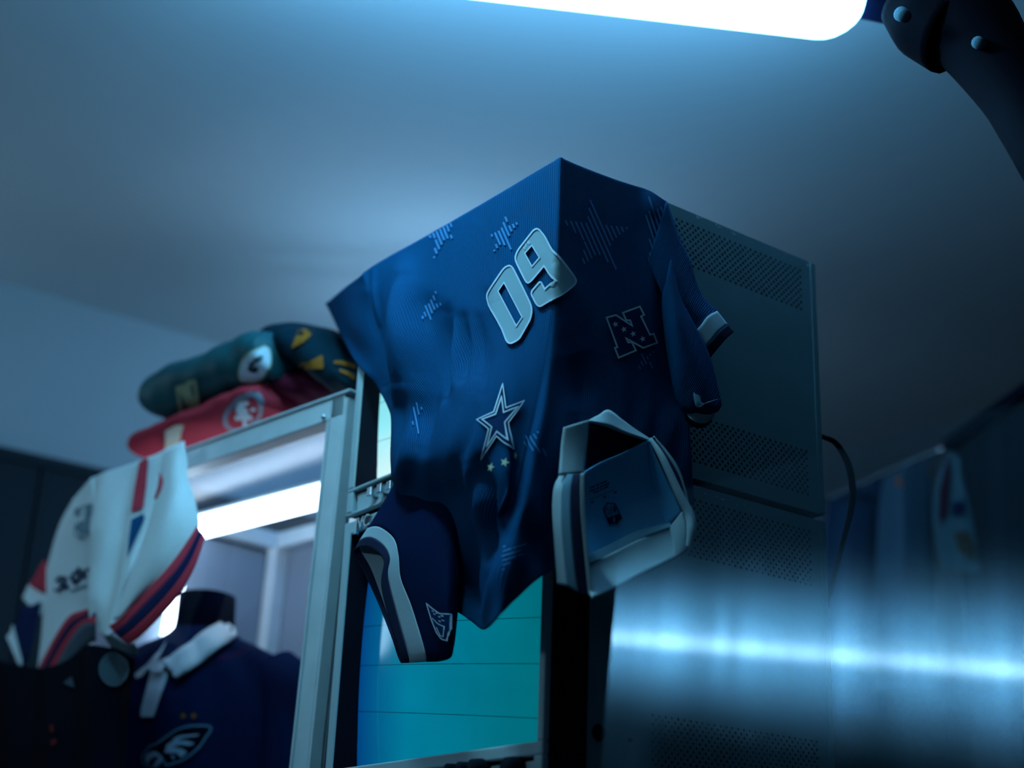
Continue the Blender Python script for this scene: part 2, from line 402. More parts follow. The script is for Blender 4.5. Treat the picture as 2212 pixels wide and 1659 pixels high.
# ------------------------------------------------------------------ perforated steel
def perforated(y0, y1, z0, z1, x, cp=0.0126, rp=0.0063, r=0.0027):
    """sheet in the plane x with staggered round holes; exact hole geometry"""
    m = MB(); nr = max(1, int(round((z1 - z0) / rp))); rp = (z1 - z0) / nr; nc = max(1, int(round((y1 - y0) / cp))); cp = (y1 - y0) / nc
    sq = [(-.5,-.5),(0,-.5),(.5,-.5),(.5,0),(.5,.5),(0,.5),(-.5,.5),(-.5,0)]
    ci = [(math.cos(a), math.sin(a)) for a in [math.radians(t) for t in (225,270,315,0,45,90,135,180)]]
    for j in range(nr):
        zc = z0 + (j + .5) * rp; sh = 0.5 if j % 2 else 0.0; n = nc - (1 if j % 2 else 0)
        if j % 2:
            for a, b in ((y0, y0 + cp/2), (y1 - cp/2, y1)): m.add([(x,a,zc-rp/2),(x,b,zc-rp/2),(x,b,zc+rp/2),(x,a,zc+rp/2)], [(0,1,2,3)])
        for i in range(n):
            yc = y0 + (i + .5 + sh) * cp
            o_ = [(x, yc + a*cp, zc + b*rp) for a, b in sq]; h_ = [(x, yc + a*r, zc + b*r) for a, b in ci]; d_ = [(x - 0.0025, p[1], p[2]) for p in h_]
            f = [(k, (k+1) % 8, 8 + (k+1) % 8, 8 + k) for k in range(8)] + [(8 + k, 8 + (k+1) % 8, 16 + (k+1) % 8, 16 + k) for k in range(8)]
            m.add(o_ + h_ + d_, f)
    return m

# ------------------------------------------------------------------ monitors
MW, MD = 0.595, 0.588
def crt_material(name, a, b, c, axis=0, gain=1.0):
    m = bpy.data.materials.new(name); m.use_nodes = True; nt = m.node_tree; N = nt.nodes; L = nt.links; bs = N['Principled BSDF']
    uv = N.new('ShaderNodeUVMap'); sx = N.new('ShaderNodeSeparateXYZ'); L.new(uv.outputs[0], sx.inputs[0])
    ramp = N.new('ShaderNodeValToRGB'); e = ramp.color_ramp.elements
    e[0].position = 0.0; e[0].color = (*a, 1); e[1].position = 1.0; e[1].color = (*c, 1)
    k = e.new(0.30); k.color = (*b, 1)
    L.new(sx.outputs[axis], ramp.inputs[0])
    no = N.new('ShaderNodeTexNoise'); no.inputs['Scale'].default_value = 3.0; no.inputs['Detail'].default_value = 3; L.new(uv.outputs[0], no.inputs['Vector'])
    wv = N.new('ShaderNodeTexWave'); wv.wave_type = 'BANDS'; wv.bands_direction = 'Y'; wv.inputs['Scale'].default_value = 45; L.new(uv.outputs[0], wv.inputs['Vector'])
    # three thin dark lines: camera shutter banding painted into the screen glow
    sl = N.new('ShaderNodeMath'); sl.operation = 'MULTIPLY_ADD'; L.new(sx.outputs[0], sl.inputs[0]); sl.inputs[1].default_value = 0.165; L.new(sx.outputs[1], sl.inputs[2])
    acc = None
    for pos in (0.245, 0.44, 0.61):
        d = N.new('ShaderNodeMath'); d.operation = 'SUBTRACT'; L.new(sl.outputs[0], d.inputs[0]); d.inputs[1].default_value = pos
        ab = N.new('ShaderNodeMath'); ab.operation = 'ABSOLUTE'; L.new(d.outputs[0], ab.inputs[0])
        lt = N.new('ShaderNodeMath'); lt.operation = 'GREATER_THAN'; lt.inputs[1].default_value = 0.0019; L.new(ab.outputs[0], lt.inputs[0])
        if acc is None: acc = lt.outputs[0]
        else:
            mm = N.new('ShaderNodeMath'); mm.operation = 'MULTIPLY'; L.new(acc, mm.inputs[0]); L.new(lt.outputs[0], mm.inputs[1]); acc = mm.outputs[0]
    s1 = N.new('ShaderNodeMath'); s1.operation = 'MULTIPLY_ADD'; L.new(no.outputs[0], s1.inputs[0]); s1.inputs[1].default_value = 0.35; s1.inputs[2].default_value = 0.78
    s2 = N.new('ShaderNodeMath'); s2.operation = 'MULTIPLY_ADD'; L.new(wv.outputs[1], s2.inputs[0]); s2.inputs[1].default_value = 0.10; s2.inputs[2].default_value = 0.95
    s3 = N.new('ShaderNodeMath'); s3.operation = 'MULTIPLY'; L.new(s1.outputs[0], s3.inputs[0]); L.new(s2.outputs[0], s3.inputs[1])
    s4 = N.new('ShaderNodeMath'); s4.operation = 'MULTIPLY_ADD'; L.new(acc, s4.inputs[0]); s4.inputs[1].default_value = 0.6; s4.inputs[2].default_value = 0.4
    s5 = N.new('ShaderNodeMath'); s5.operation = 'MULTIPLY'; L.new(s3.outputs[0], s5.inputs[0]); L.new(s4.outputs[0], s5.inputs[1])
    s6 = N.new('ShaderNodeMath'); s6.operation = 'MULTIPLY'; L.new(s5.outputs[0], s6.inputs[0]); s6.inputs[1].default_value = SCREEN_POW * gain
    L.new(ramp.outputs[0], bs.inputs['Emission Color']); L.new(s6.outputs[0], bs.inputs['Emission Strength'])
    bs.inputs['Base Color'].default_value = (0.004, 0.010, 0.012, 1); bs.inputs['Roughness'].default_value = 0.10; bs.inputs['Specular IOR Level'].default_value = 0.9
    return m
CRT1 = crt_material('lower_crt_picture', (0.0, 0.10, 0.42), (0.0, 0.36, 0.60), (0.0, 0.27, 0.33))
CRT2 = crt_material('upper_crt_picture_and_glare', (0.75, 1.0, 1.0), (0.30, 0.85, 0.95), (0.0, 0.42, 0.45), 1, 1.9)  # white low end paints a lamp's reflection into the picture's glow

def monitor(label, zt, h, op, crt, bands, panel, bezel_depth):
    """zt top, h height, op = opening (x0, x1, z0, z1)"""
    zb = zt - h; t = thing('crt_monitor', label, 'monitor', (-MW/2, MD/2, zb), 'crt monitors of the stack')
    x0, x1, z0, z1 = op
    # front bezel: frame around the recessed screen
    fm = MB(); D = bezel_depth
    fm.box((-MW, 0, z0), (x0, D, zt)); fm.box((x1, 0, z0), (0, D, zt)); fm.box((x0, 0, z1), (x1, D, zt))
    fm.box((-MW, 0, zb), (0, D, z0)) if panel is None else None
    if panel is not None:
        pz0, pz1 = panel
        fm.box((-MW, 0, pz1), (0, D, z0)); fm.box((-MW, 0, zb), (0, D, pz0)); fm.box((-MW, 0, pz0), (-MW + 0.020, D, pz1)); fm.box((-0.02, 0, pz0), (0, D, pz1))
    fr = fm.build('front_bezel', BEZEL, t, bevel=0.0025)
    if panel is not None:
        cp = MB(); cp.box((-MW + 0.027, 0.006, pz0 + 0.0012), (-0.022, D, pz1 - 0.006)); cp = cp.build('control_panel', BEZEL, t, bevel=0.001)
    # dark throat
    th = MB(); r = 0.044
    th.add([(x0,0.003,z0),(x1,0.003,z0),(x1,0.003,z1),(x0,0.003,z1),(x0+.004,r,z0+.004),(x1-.004,r,z0+.004),(x1-.004,r,z1-.004),(x0+.004,r,z1-.004)],
           [(0,1,5,4),(1,2,6,5),(2,3,7,6),(3,0,4,7)]); th.build('screen_throat', BLACK, t)
    # bulged glass
    n = 26; G = np.zeros((n, n, 3)); uv = []
    for j in range(n):
        for i in range(n):
            u, v = i/(n-1), j/(n-1); bu = 1 - (2*u-1)**2; bv = 1 - (2*v-1)**2
            G[j, i] = (x0 + .003 + (x1-x0-.006)*u, r + 0.004 - 0.020*(1 - 0.55*(2*u-1)**2 - 0.45*(2*v-1)**2), z0 + .003 + (z1-z0-.006)*v); uv.append((u, v))
    F = [(j*n+i, j*n+i+1, (j+1)*n+i+1, (j+1)*n+i) for j in range(n-1) for i in range(n-1)]
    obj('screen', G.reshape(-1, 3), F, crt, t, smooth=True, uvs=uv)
    # black collar behind the bezel on both sides, then the steel housing
    cl = MB(); ca_, cb2 = D + 0.0005, 0.077
    cl.box((-MW - .001, ca_, zb + .002), (x0 - .001, cb2, zt - .001)); cl.box((x1 + .001, ca_, zb + .002), (.001, cb2, zt - .001))
    cl.box((x0 - .001, ca_, z1 + .001), (x1 + .001, cb2, zt - .001)); cl.box((x0 - .001, ca_, zb + .002), (x1 + .001, cb2, z0 - .001)); cl.build('black_collar', BLACK, t)
    hb = MB(); T = 0.0
    hb.box((-MW + .004, 0.0785, zb + .004), (-0.006, MD - .004, zt - .006)); hb.build('chassis', DARKIN, t)
    hs = MB(); ya, yb = 0.078, MD
    hs.add([(-MW,ya,zt),(0,ya,zt),(0,yb,zt),(-MW,yb,zt)], [(0,1,2,3)])
    hs.add([(-MW,ya,zb),(0,ya,zb),(0,yb,zb),(-MW,yb,zb)], [(3,2,1,0)])
    hs.add([(-MW,ya,zb),(-MW,yb,zb),(-MW,yb,zt),(-MW,ya,zt)], [(3,2,1,0)])
    hs.add([(-MW,yb,zb),(0,yb,zb),(0,yb,zt),(-MW,yb,zt)], [(3,2,1,0)])
    # side sheet split around the perforated bands
    zs = zb; bands = sorted(bands, key=lambda b: b[2])
    for (by0, by1, bz0, bz1) in bands:
        hs.add([(0,ya,zs),(0,yb,zs),(0,yb,bz0),(0,ya,bz0)], [(0,1,2,3)])
        hs.add([(0,ya,bz0),(0,by0,bz0),(0,by0,bz1),(0,ya,bz1)], [(0,1,2,3)]); hs.add([(0,by1,bz0),(0,yb,bz0),(0,yb,bz1),(0,by1,bz1)], [(0,1,2,3)]); zs = bz1
    hs.add([(0,ya,zs),(0,yb,zs),(0,yb,zt),(0,ya,zt)], [(0,1,2,3)])
    side = hs.build('steel_housing', SHELLM, t)
    for (by0, by1, bz0, bz1) in bands: perforated(by0, by1, bz0, bz1, 0.0).build('perforated_vent', SHELLM, t)
    # folded rim along the rear edge
    m = MB(); m.box((0.0003, MD - 0.012, zb + .002), (0.0018, MD, zt - .002)); m.build('rear_rim', SHELLM, t)
    return t
U = ZT
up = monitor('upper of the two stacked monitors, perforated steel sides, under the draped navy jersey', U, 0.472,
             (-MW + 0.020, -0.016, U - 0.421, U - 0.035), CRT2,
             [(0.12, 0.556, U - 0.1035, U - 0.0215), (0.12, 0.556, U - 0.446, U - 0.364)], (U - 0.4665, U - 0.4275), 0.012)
LT = U - 0.4835
lo_ = monitor('lower of the two stacked monitors, glowing teal screen filling its front', LT, 0.525,
              (-MW + 0.022, -0.014, U - 0.911, U - 0.508), CRT1,
              [(0.12, 0.556, U - 0.602, U - 0.505), (0.196, 0.556, LT - 0.500, U - 0.850)], (LT - 0.512, U - 0.930), 0.012)
# buttons, lettering and knobs
for px, py in ((807, 1064), (828, 1057), (848.5, 1051), (869, 1044)):
    p = FR(px, py); m = MB(); m.box((p[0]-.0075, -0.010, p[2]-.0085), (p[0]+.0075, 0.007, p[2]+.0085)); m.build('button', CHROME, up, bevel=0.0015)
def raised_text(name, body, size, loc, rot, material, parent, depth=0.003):
    c = bpy.data.curves.new(name, 'FONT'); c.body = body; c.size = size; c.extrude = depth; o = bpy.data.objects.new(name, c)
    COL.objects.link(o); dg = bpy.context.evaluated_depsgraph_get(); me = bpy.data.meshes.new_from_object(o.evaluated_get(dg)); bpy.data.objects.remove(o)
    M = Matrix.Translation(Vector(loc)) @ rot.to_4x4(); me.transform(M); me.materials.clear(); me.materials.append(material)
    q = bpy.data.objects.new(name, me); link(q, parent); return q
pl = FR(772, 1147)
raised_text('maker_lettering', 'JVC', 0.031, (pl[0], -0.003, pl[2]), Matrix.Rotation(math.pi/2, 3, 'X'), CHROME, lo_)
for px, py, r in ((986, 1662, .008), (1012, 1661, .010), (1040, 1660, .014), (1114, 1660, .016)):
    p = FR(px, py); capped('knob', tube_path([(p[0], 0.01, p[2]), (p[0], -0.004, p[2]), (p[0], -0.018, p[2])], [r, r, r*.85], 16, 6), BLACK, lo_)
for px, py, r in ((1293, 1583, .0125), (1360, 1598, .004)):
    p = SD(px, py); capped('screw', tube_path([(0.0003, p[1], p[2]), (0.004, p[1], p[2])], [r, r*.8], 16, 4), BLACK, lo_)
for mon, zz, xs in ((up, LT, 1), (lo_, None, 0)):
    zb = (U - 0.472) if mon is up else LT - 0.525
    for fx in (-MW + .06, -.06):
        for fy in (.10, MD - .08):
            z1 = zb; z0 = zb - 0.0115
            capped('foot', tube_path([(fx, fy, z1), (fx, fy, z0)], [.018, .016], 14, 4), RUBBER, mon)
# paint chips along the steel edges
cb = bvh_of(*[c for c in list(up.children) + list(lo_.children) if c.name.startswith('steel_housing')])
for q, mon in (([(1504,464),(1512,470),(1508,474),(1503,470)], up), ([(1512,471),(1516,470),(1515,474)], up), ([(1544,481),(1550,487),(1546,488)], up), ([(1549,488),(1559,491),(1552,492)], up),
               ([(1580,501),(1590,507),(1584,508)], up), ([(1742,568),(1748,574),(1744,577),(1740,572)], up), ([(1518,1063),(1525,1066),(1522,1069)], lo_),
               ([(1557,1075),(1567,1079),(1562,1082),(1556,1078)], lo_), ([(1590,1087),(1595,1091),(1592,1093)], lo_), ([(1605,1090),(1613,1092),(1606,1093)], lo_), ([(1545,1071),(1550,1073),(1547,1075)], lo_)):
    lay('paint_chip', [tri_poly(q, step=20)], cb, CHIP, mon, 0.0006)
# plinth that carries the stack
zb = LT - 0.525 - 0.0115
pt = thing('monitor_plinth', 'dark steel trolley carrying the two stacked monitors', 'stand', (-MW/2, MD/2, 0))
m = MB(); m.box((-MW - .02, 0.0, zb - .04), (.02, MD + .02, zb)); m.build('top_shelf', DARKW, pt, bevel=.004)
for fx in (-MW, 0.0):
    for fy in (0.02, MD):
        m = MB(); m.box((fx - .015, fy - .015, 0), (fx + .015, fy + .015, zb - .041)); m.build('leg', DARKW, pt, bevel=.003)
m = MB(); m.box((-MW - .014, 0.006, 0.25), (.014, MD + .014, 0.28)); m.build('lower_shelf', DARKW, pt, bevel=.003)
# cable behind the upper monitor
cab = tag(capped('power_cable', tube_path([(-.05, MD + .02, U - .30)] + [at(1776, 943, 2.56), at(1806, 958, 2.57), at(1832, 1003, 2.58), at(1842, 1060, 2.58), at(1838, 1100, 2.57), at(1826, 1150, 2.56)] + [(-.06, MD + .06, U - .62)], [.004, .004, .005, .0062, .0062, .006, .005, .004], 10, 50), RUBBER),
          'black cable looping out behind the upper monitor', 'cable')

# ------------------------------------------------------------------ the draped navy jersey
jer = thing('draped_jersey', 'navy ribbed jersey numbered in silver, draped upside down over the top monitor corner', 'jersey', (0.0, 0.0, U))
FOLDS = [([(880,600),(884,720),(886,830)], 20, .042), ([(866,640),(862,800),(858,940),(856,1020)], 8, .010), ([(906,830),(896,930),(880,1000),(862,1050)], 11, .018), ([(925,660),(920,850),(908,960)], 14, -.022),
         ([(958,680),(952,760),(948,850)], 13, -.032), ([(996,690),(994,810)], 9, -.024), ([(1030,690),(1024,800)], 8, -.018), ([(977,700),(974,830)], 6, .010), ([(785,625),(800,720),(818,850)], 20, -.020),
         ([(1040,1000),(1060,1100),(1070,1180)], 9, -.02), ([(808,590),(806,640),(806,690)], 4, .010), ([(1098,960),(1088,1080),(1076,1180)], 9, .014), ([(1040,1040),(1038,1140)], 8, .012),
         ([(1062,1060),(1056,1200)], 10, -.018), ([(1092,1180),(1080,1250),(1050,1330)], 9, .016), ([(1020,1150),(1015,1260),(1030,1330)], 10, -.014), ([(1440,560),(1452,750),(1462,860)], 20, -.012),
         ([(1412,470),(1420,600),(1425,760)], 24, .010), ([(1395,412),(1410,480)], 12, .006), ([(1240,760),(1262,880)], 30, -.010), ([(1140,1120),(1165,1200)], 14, -.012),
         ([(1050,640),(1045,760),(1040,840)], 10, -.010), ([(1035,860),(1000,950),(985,1000)], 10, -.008), ([(1010,1000),(1020,1060)], 8, .008), ([(700,650),(740,722),(775,788),(815,842),(842,880)], 5, .005),
         ([(905,640),(905,720)], 10, -.012)]
def fold_disp(px, py):
    d = np.zeros_like(px)
    for pl_, w, a in FOLDS:
        P = spline(pl_, 90); best = np.full(px.shape, 1e9); tt = np.zeros_like(px)
        for i, (x, y) in enumerate(P):
            q = (px - x)**2 + ((py - y) * 0.8)**2; c = q < best; best = np.where(c, q, best); tt = np.where(c, i / 89.0, tt)
        d += a * np.exp(-best / (2 * w * w)) * (0.35 + 0.65 * np.sin(np.pi * tt))
    return d
Lf = [(705,655),(740,722),(775,790),(815,845),(845,900),(850,1000),(880,1100),(930,1230),(985,1320)]
Rg = [(1210,340),(1206,470),(1198,600),(1186,720),(1168,840),(1145,950),(1122,1060),(1095,1170),(1062,1346)]
Rt = [(1440,436),(1470,525),(1490,640),(1494,760),(1494,860),(1490,940),(1494,1000),(1497,1050),(1499,1090)]
offL = [-.10,-.07,.006,.012,.022,.040,.030,.020,.018]
offM = [.014,.018,.030,.052,.086,.105,.040,.018,.014]
offN = [.014,.018,.030,.050,.080,.100,.100,.060,.030]
SF = [0, .07, .19, .38, .56, .74, .89, .965, 1.0]; SS = [.06, .22, .48, .76, 1.0]
# row 0 follows the monitor's top edges
top_front = [(705,655),(768,601),(800,577),(884,530),(984,473),(1090,411),(1160,369),(1193,350),(1210,340)]
top_side = [(1224,346),(1262,362),(1325,386),(1392,409),(1440,436)]
bot_front = [(985,1320),(994,1326),(1003,1332),(1018,1343),(1030,1352),(1042,1360),(1052,1355),(1058,1350),(1062,1346)]
bot_side = [(1076,1332),(1118,1292),(1182,1238),(1330,1172),(1499,1090)]
rows = []
for k in range(9):
    l, g, r = map(np.array, (Lf[k], Rg[k], Rt[k])); R3 = SD(*g, 0.012); ro = -R3[1]; row = []
    for i, s in enumerate(SF[:-1]):
        p = top_front[i] if k == 0 else (bot_front[i] if k == 8 else l + (g - l) * s)
        if k == 1 and i == 1: p = np.array([770., 701.])
        o = np.interp(s, [0, .07, .19, .48, .68, .84, 1.0], [offL[k], [.030,.030,.034,.034,.034][k] if k < 5 else offL[k]*.7 + offM[k]*.3, [.030,.034,.040,.044,.050][k] if k < 5 else (offL[k]+offM[k])/2, offM[k], offN[k], (offN[k]*.5 + ro*.5), ro])
        row.append(FR(p[0], p[1], max(o, .009) if i and k < 5 else o))
    row.append(R3)
    so = [.012, .013, .016, .020, .026, .032, .034, .034, .034][k]
    for i, s in enumerate(SS):
        p = top_side[i] if k == 0 else (bot_side[i] if k == 8 else g + (r - g) * s)
        row.append(SD(p[0], p[1], so + (.004 if s > .9 else 0)))
    rows.append(row)
# two rows that lie back on the monitor's top
back = [[p + np.array([-0.10 if i > 8 else 0.0, 0.12 if i <= 8 else 0.0, 0.0]) for i, p in enumerate(rows[0])]]
for r_ in back:
    for i in range(len(r_)): r_[i][2] = U + 0.010; r_[i][0] = min(r_[i][0], -0.10); r_[i][1] = max(r_[i][1], .10) if i <= 9 else r_[i][1]
G = surf(rows, 190, 230)
px, py = prj(G); D = fold_disp(px, py)
nu_ = np.gradient(G, axis=1); nv_ = np.gradient(G, axis=0); nrm = np.cross(nv_, nu_); nrm /= np.linalg.norm(nrm, axis=2, keepdims=True) + 1e-12
sgn = np.sign(np.sum(nrm * (CAM - G), axis=2, keepdims=True)); nrm *= sgn
jit = 0.0012 * np.sin(px * .11 + 1.7 * np.sin(py * .02)) * np.clip((py - 650) / 300, 0, 1)
G2 = G + nrm * (D + jit)[..., None]
# join the hidden top flap
A0 = np.array(spline(back[0], 190)); T = np.linspace(0, 1, 10)[:-1]
flap = np.array([A0 * (1 - t) + (G2[0] + np.array([0, 0, .0])) * t + np.array([0, 0, 0.006 * math.sin(math.pi * t)]) for t in T])
GB = np.concatenate([flap, G2], axis=0)
body = grid_mesh('body_panel', GB, NAVY, jer, solid=0.0022)
jb = bvh_of(body)

# left sleeve: loops run front side top->bottom then back side bottom->top
def loop(front, backp, fo, bo):
    f = [FR(x, y, o) for (x, y), o in zip(front, fo)]; b = [FR(x, y, o) for (x, y), o in zip(backp, bo)]
    return np.array(f + b)
def ring(P, n):
    P = np.vstack([P, P[:1]]); Q = []; k = len(P) - 1
    E = [P[(i) % k] for i in range(-1, k + 2)]
    for t in np.linspace(0, k, n, endpoint=False):
        i = int(t); f = t - i; a, b, c, d = E[i], E[i+1], E[i+2], E[i+3]; 
        Q.append(0.5*((2*b)+(c-a)*f+(2*a-5*b+4*c-d)*f*f+(3*b-a-3*c+d)*f**3))
    return np.array(Q)
fo = [.040,.050,.058,.064,.064,.060,.052]; bo = [.038,.028,.020,.020,.030]
l0 = loop([(770,1184),(794,1181),(817,1193),(829,1213),(823,1262),(838,1330),(866,1424)], [(861,1423),(846,1376),(818,1304),(788,1238),(765,1196)], fo, bo)
l1 = loop([(776,1168),(800,1161),(828,1178),(842,1206),(838,1246),(856,1322),(884,1423)], [(873,1421),(852,1365),(826,1290),(803,1228),(778,1186)], fo, [b - .005 for b in bo])
l2 = loop([(793,1142),(818,1138),(850,1162),(861,1200),(866,1250),(890,1312),(921,1420)], [(905,1418),(885,1352),(856,1270),(826,1200),(798,1154)], fo, [max(.008, b - .012) for b in bo])
l3 = loop([(826,1090),(862,1082),(900,1110),(918,1160),(926,1230),(942,1310),(951,1420)], [(944,1412),(925,1330),(900,1240),(866,1150),(834,1098)], [.032,.040,.048,.054,.058,.058,.050], [max(.008, b - .022) for b in bo])
l4 = loop([(856,1036),(900,1020),(940,1055),(962,1120),(966,1220),(968,1310),(975,1412)], [(968,1404),(955,1320),(940,1220),(905,1110),(866,1046)], [.020,.024,.030,.038,.046,.052,.048], [.035,.018,.012,.010,.010])
l5 = loop([(880,980),(935,960),(985,1000),(1005,1090),(1000,1200),(992,1290),(982,1392)], [(975,1384),(970,1300),(960,1200),(930,1080),(890,995)], [.010,.010,.010,.012,.016,.024,.040], [.03,.016,.010,.009,.009])
LS = [ring(l, 72) for l in (l0, l1, l2, l3, l4, l5)]
def band(name, a, b, material, parent, n=6, solid=.0025):
    Gs = np.array([a*(1-t) + b*t for t in np.linspace(0, 1, n)]); return grid_mesh(name, Gs, material, parent, closed=True, solid=solid)
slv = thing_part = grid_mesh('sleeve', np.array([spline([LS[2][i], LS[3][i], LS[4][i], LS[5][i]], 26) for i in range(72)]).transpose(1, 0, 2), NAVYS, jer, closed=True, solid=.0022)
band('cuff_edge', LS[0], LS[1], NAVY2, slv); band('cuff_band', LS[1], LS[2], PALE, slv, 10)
lining_ring = [ring(l, 72) for l in (l0, l2)]

# collar of the jersey, opening towards the viewer
def strip(name, A, B, material, parent, n=40, m=8, bulge=0.0, solid=.003):
    """ruled cloth strip between two edges given as (px, py, offset from the side plane)"""
    a = spline([SD(*p) for p in A], n); b = spline([SD(*p) for p in B], n); Gs = np.array([a*(1-t) + b*t for t in np.linspace(0, 1, m)])
    if bulge: 
        for j, t in enumerate(np.linspace(0, 1, m)): Gs[j, :, 0] += bulge * math.sin(math.pi * t)
    return grid_mesh(name, Gs, material, parent, solid=solid)
inn = strip('neck_interior', [(1270,905,.050),(1315,905,.044),(1362,932,.046),(1412,955,.050)], [(1256,1250,.042),(1330,1215,.034),(1400,1175,.034),(1482,1120,.044)], NAVY2, jer, 30, 30)
lin = strip('neck_lining', [(1262,1020,.058),(1300,998,.054),(1346,978,.052),(1400,951,.060)], [(1272,1206,.074),(1312,1186,.062),(1370,1158,.058),(1440,1136,.066)], LINING, jer, 40, 40, bulge=-.008)
# right part of the lining turns up to the rim
lin2 = strip('lining_side', [(1398,951,.060),(1424,1000,.066),(1452,1060,.072),(1472,1106,.078)], [(1398,951,.058),(1405,1020,.054),(1418,1090,.056),(1438,1138,.066)], LINING, jer, 30, 12)
strip('neck_tape', [(1271,1198,.078),(1310,1180,.066),(1368,1150,.062),(1425,1134,.068),(1448,1128,.076)], [(1275,1219,.088),(1318,1197,.078),(1378,1166,.074),(1425,1146,.078),(1450,1138,.082)], GREYT, jer, 40, 5)
strip('collar_inner', [(1275,1217,.086),(1319,1195,.078),(1386,1162,.074),(1447,1138,.080),(1478,1103,.092)], [(1279,1292,.112),(1332,1268,.108),(1386,1239,.104),(1452,1207,.104),(1486,1184,.104)], PALE, jer, 50, 12, bulge=-.006)
# the right-hand rim: rolled white edge
rim_o = [SD(x, y, o) for x, y, o in [(1405,948,.064),(1430,988,.080),(1468,1070,.094),(1490,1114,.102),(1493,1148,.106),(1487,1184,.104)]]
capped('collar_rim', tube_path(rim_o, [.003, .0055, .0065, .0075, .0070, .004], 12, 40), PALE, jer)
strip('collar_inner_corner', [(1474,1104,.092),(1482,1130,.098),(1484,1184,.103)], [(1446,1138,.080),(1452,1172,.092),(1456,1206,.103)], PALE, jer, 20, 8)
strip('collar_outer_edge', [(1413,941,.050),(1440,972,.056),(1466,1010,.062),(1480,1050,.066),(1489,1088,.068)], [(1419,950,.056),(1444,985,.064),(1466,1022,.070),(1478,1058,.074),(1487,1098,.078)], PALE, jer, 30, 4)
strip('collar_outer_stripe', [(1407,948,.058),(1436,992,.068),(1466,1048,.078),(1488,1104,.088)], [(1414,944,.052),(1441,978,.058),(1468,1020,.066),(1489,1096,.070)], NAVY2, jer, 30, 4)
# standing flaps on top
strip('collar_flap', [(1218,923,.060),(1213,958,.060),(1210,990,.062),(1207,1026,.066)], [(1273,906,.062),(1270,945,.064),(1265,985,.068),(1261,1024,.074)], PALE, jer, 20, 10, bulge=.004)
strip('collar_flap', [(1272,907,.062),(1293,896,.056),(1315,885,.050),(1346,907,.046),(1375,928,.050),(1406,948,.058)], [(1273,908,.064),(1296,914,.068),(1319,922,.066),(1345,932,.062),(1376,942,.060),(1405,951,.060)], PALE, jer, 40, 6)
# striped outer collar on the left, four bands
cb4 = [[(1209,1024),(1197,1050),(1193,1085),(1194,1130),(1200,1215),(1203,1262)],
       [(1226,1024),(1216,1050),(1214,1085),(1214,1140),(1220,1210),(1225,1266)],
       [(1238,1024),(1233,1052),(1232,1090),(1234,1140),(1240,1215),(1249,1280)],
       [(1254,1023),(1253,1052),(1254,1100),(1258,1150),(1264,1215),(1271,1286)],
       [(1262,1022),(1263,1060),(1265,1105),(1268,1160),(1273,1218),(1280,1292)]]
of4 = [.052, .072, .088, .100, .104]
for k, (nm, mt) in enumerate((('collar_stripe', PALE), ('collar_stripe', GREYT), ('collar_stripe', NAVY2), ('collar_edge', PALE))):
    strip(nm, [(x, y, of4[k]) for x, y in cb4[k]], [(x, y, of4[k+1]) for x, y in cb4[k+1]], mt, jer, 40, 6, solid=.0025)

# right sleeve, two flaps with cuffs
sleeve_r = grid_mesh('sleeve', surf([[SD(1440,436,.020), SD(1462,500,.022), SD(1490,560,.026), SD(1505,610,.030), SD(1522,645,.034), SD(1549,671,.040)],
                                     [SD(1420,500,.022), SD(1440,560,.030), SD(1465,610,.036), SD(1485,650,.040), SD(1505,672,.042), SD(1530,690,.044)],
                                     [SD(1400,560,.020), SD(1425,620,.030), SD(1450,670,.036), SD(1470,700,.038), SD(1490,712,.040), SD(1509,710,.044)]], 40, 24), NAVY, jer, solid=.002)
strip('cuff_band', [(1549,671,.042),(1530,682,.046),(1515,702,.046),(1505,712,.044)], [(1572,700,.046),(1553,716,.050),(1535,738,.050),(1522,752,.046)], PALE, sleeve_r, 24, 8)
strip('cuff_edge', [(1572,700,.046),(1553,716,.050),(1535,738,.050),(1522,752,.046)], [(1586,717,.046),(1570,731,.050),(1550,754,.050),(1533,775,.046)], NAVY2, sleeve_r, 24, 6)
sl2 = grid_mesh('sleeve_fold', surf([[SD(1450,560,.034), SD(1470,640,.044), SD(1495,690,.050), SD(1525,748,.054), SD(1540,790,.056), SD(1552,840,.058), SD(1559,872,.056), SD(1552,888,.050)],
                                     [SD(1440,600,.040), SD(1462,690,.058), SD(1485,750,.064), SD(1508,800,.068), SD(1522,840,.070), SD(1532,872,.070), SD(1538,890,.066), SD(1530,900,.056)],
                                     [SD(1430,640,.034), SD(1448,740,.046), SD(1464,810,.056), SD(1480,850,.060), SD(1494,880,.062), SD(1508,892,.062), SD(1515,898,.060), SD(1510,902,.052)],
                                     [SD(1430,680,.024), SD(1440,760,.030), SD(1452,830,.036), SD(1465,875,.040), SD(1478,892,.044), SD(1488,897,.046), SD(1495,900,.046), SD(1490,902,.042)]], 50, 30), NAVY, jer, solid=.002)
strip('cuff_band', [(1486,888,.046),(1505,892,.062),(1530,896,.066),(1546,892,.058)], [(1478,886,.044),(1495,908,.056),(1520,915,.060),(1540,905,.054)], PALE, sl2, 24, 6)
strip('cuff_edge', [(1478,888,.044),(1495,908,.056),(1520,914,.060),(1540,904,.054)], [(1480,908,.040),(1498,922,.050),(1515,925,.052),(1530,918,.050)], NAVY2, sl2, 24, 5)
strip('cuff_lining', [(1497,838,.064),(1500,862,.070),(1506,880,.072),(1520,876,.074),(1552,863,.068)], [(1514,846,.066),(1514,862,.072),(1518,871,.074),(1530,869,.074),(1553,862,.068)], GREYT, sl2, 30, 4, solid=.0015)

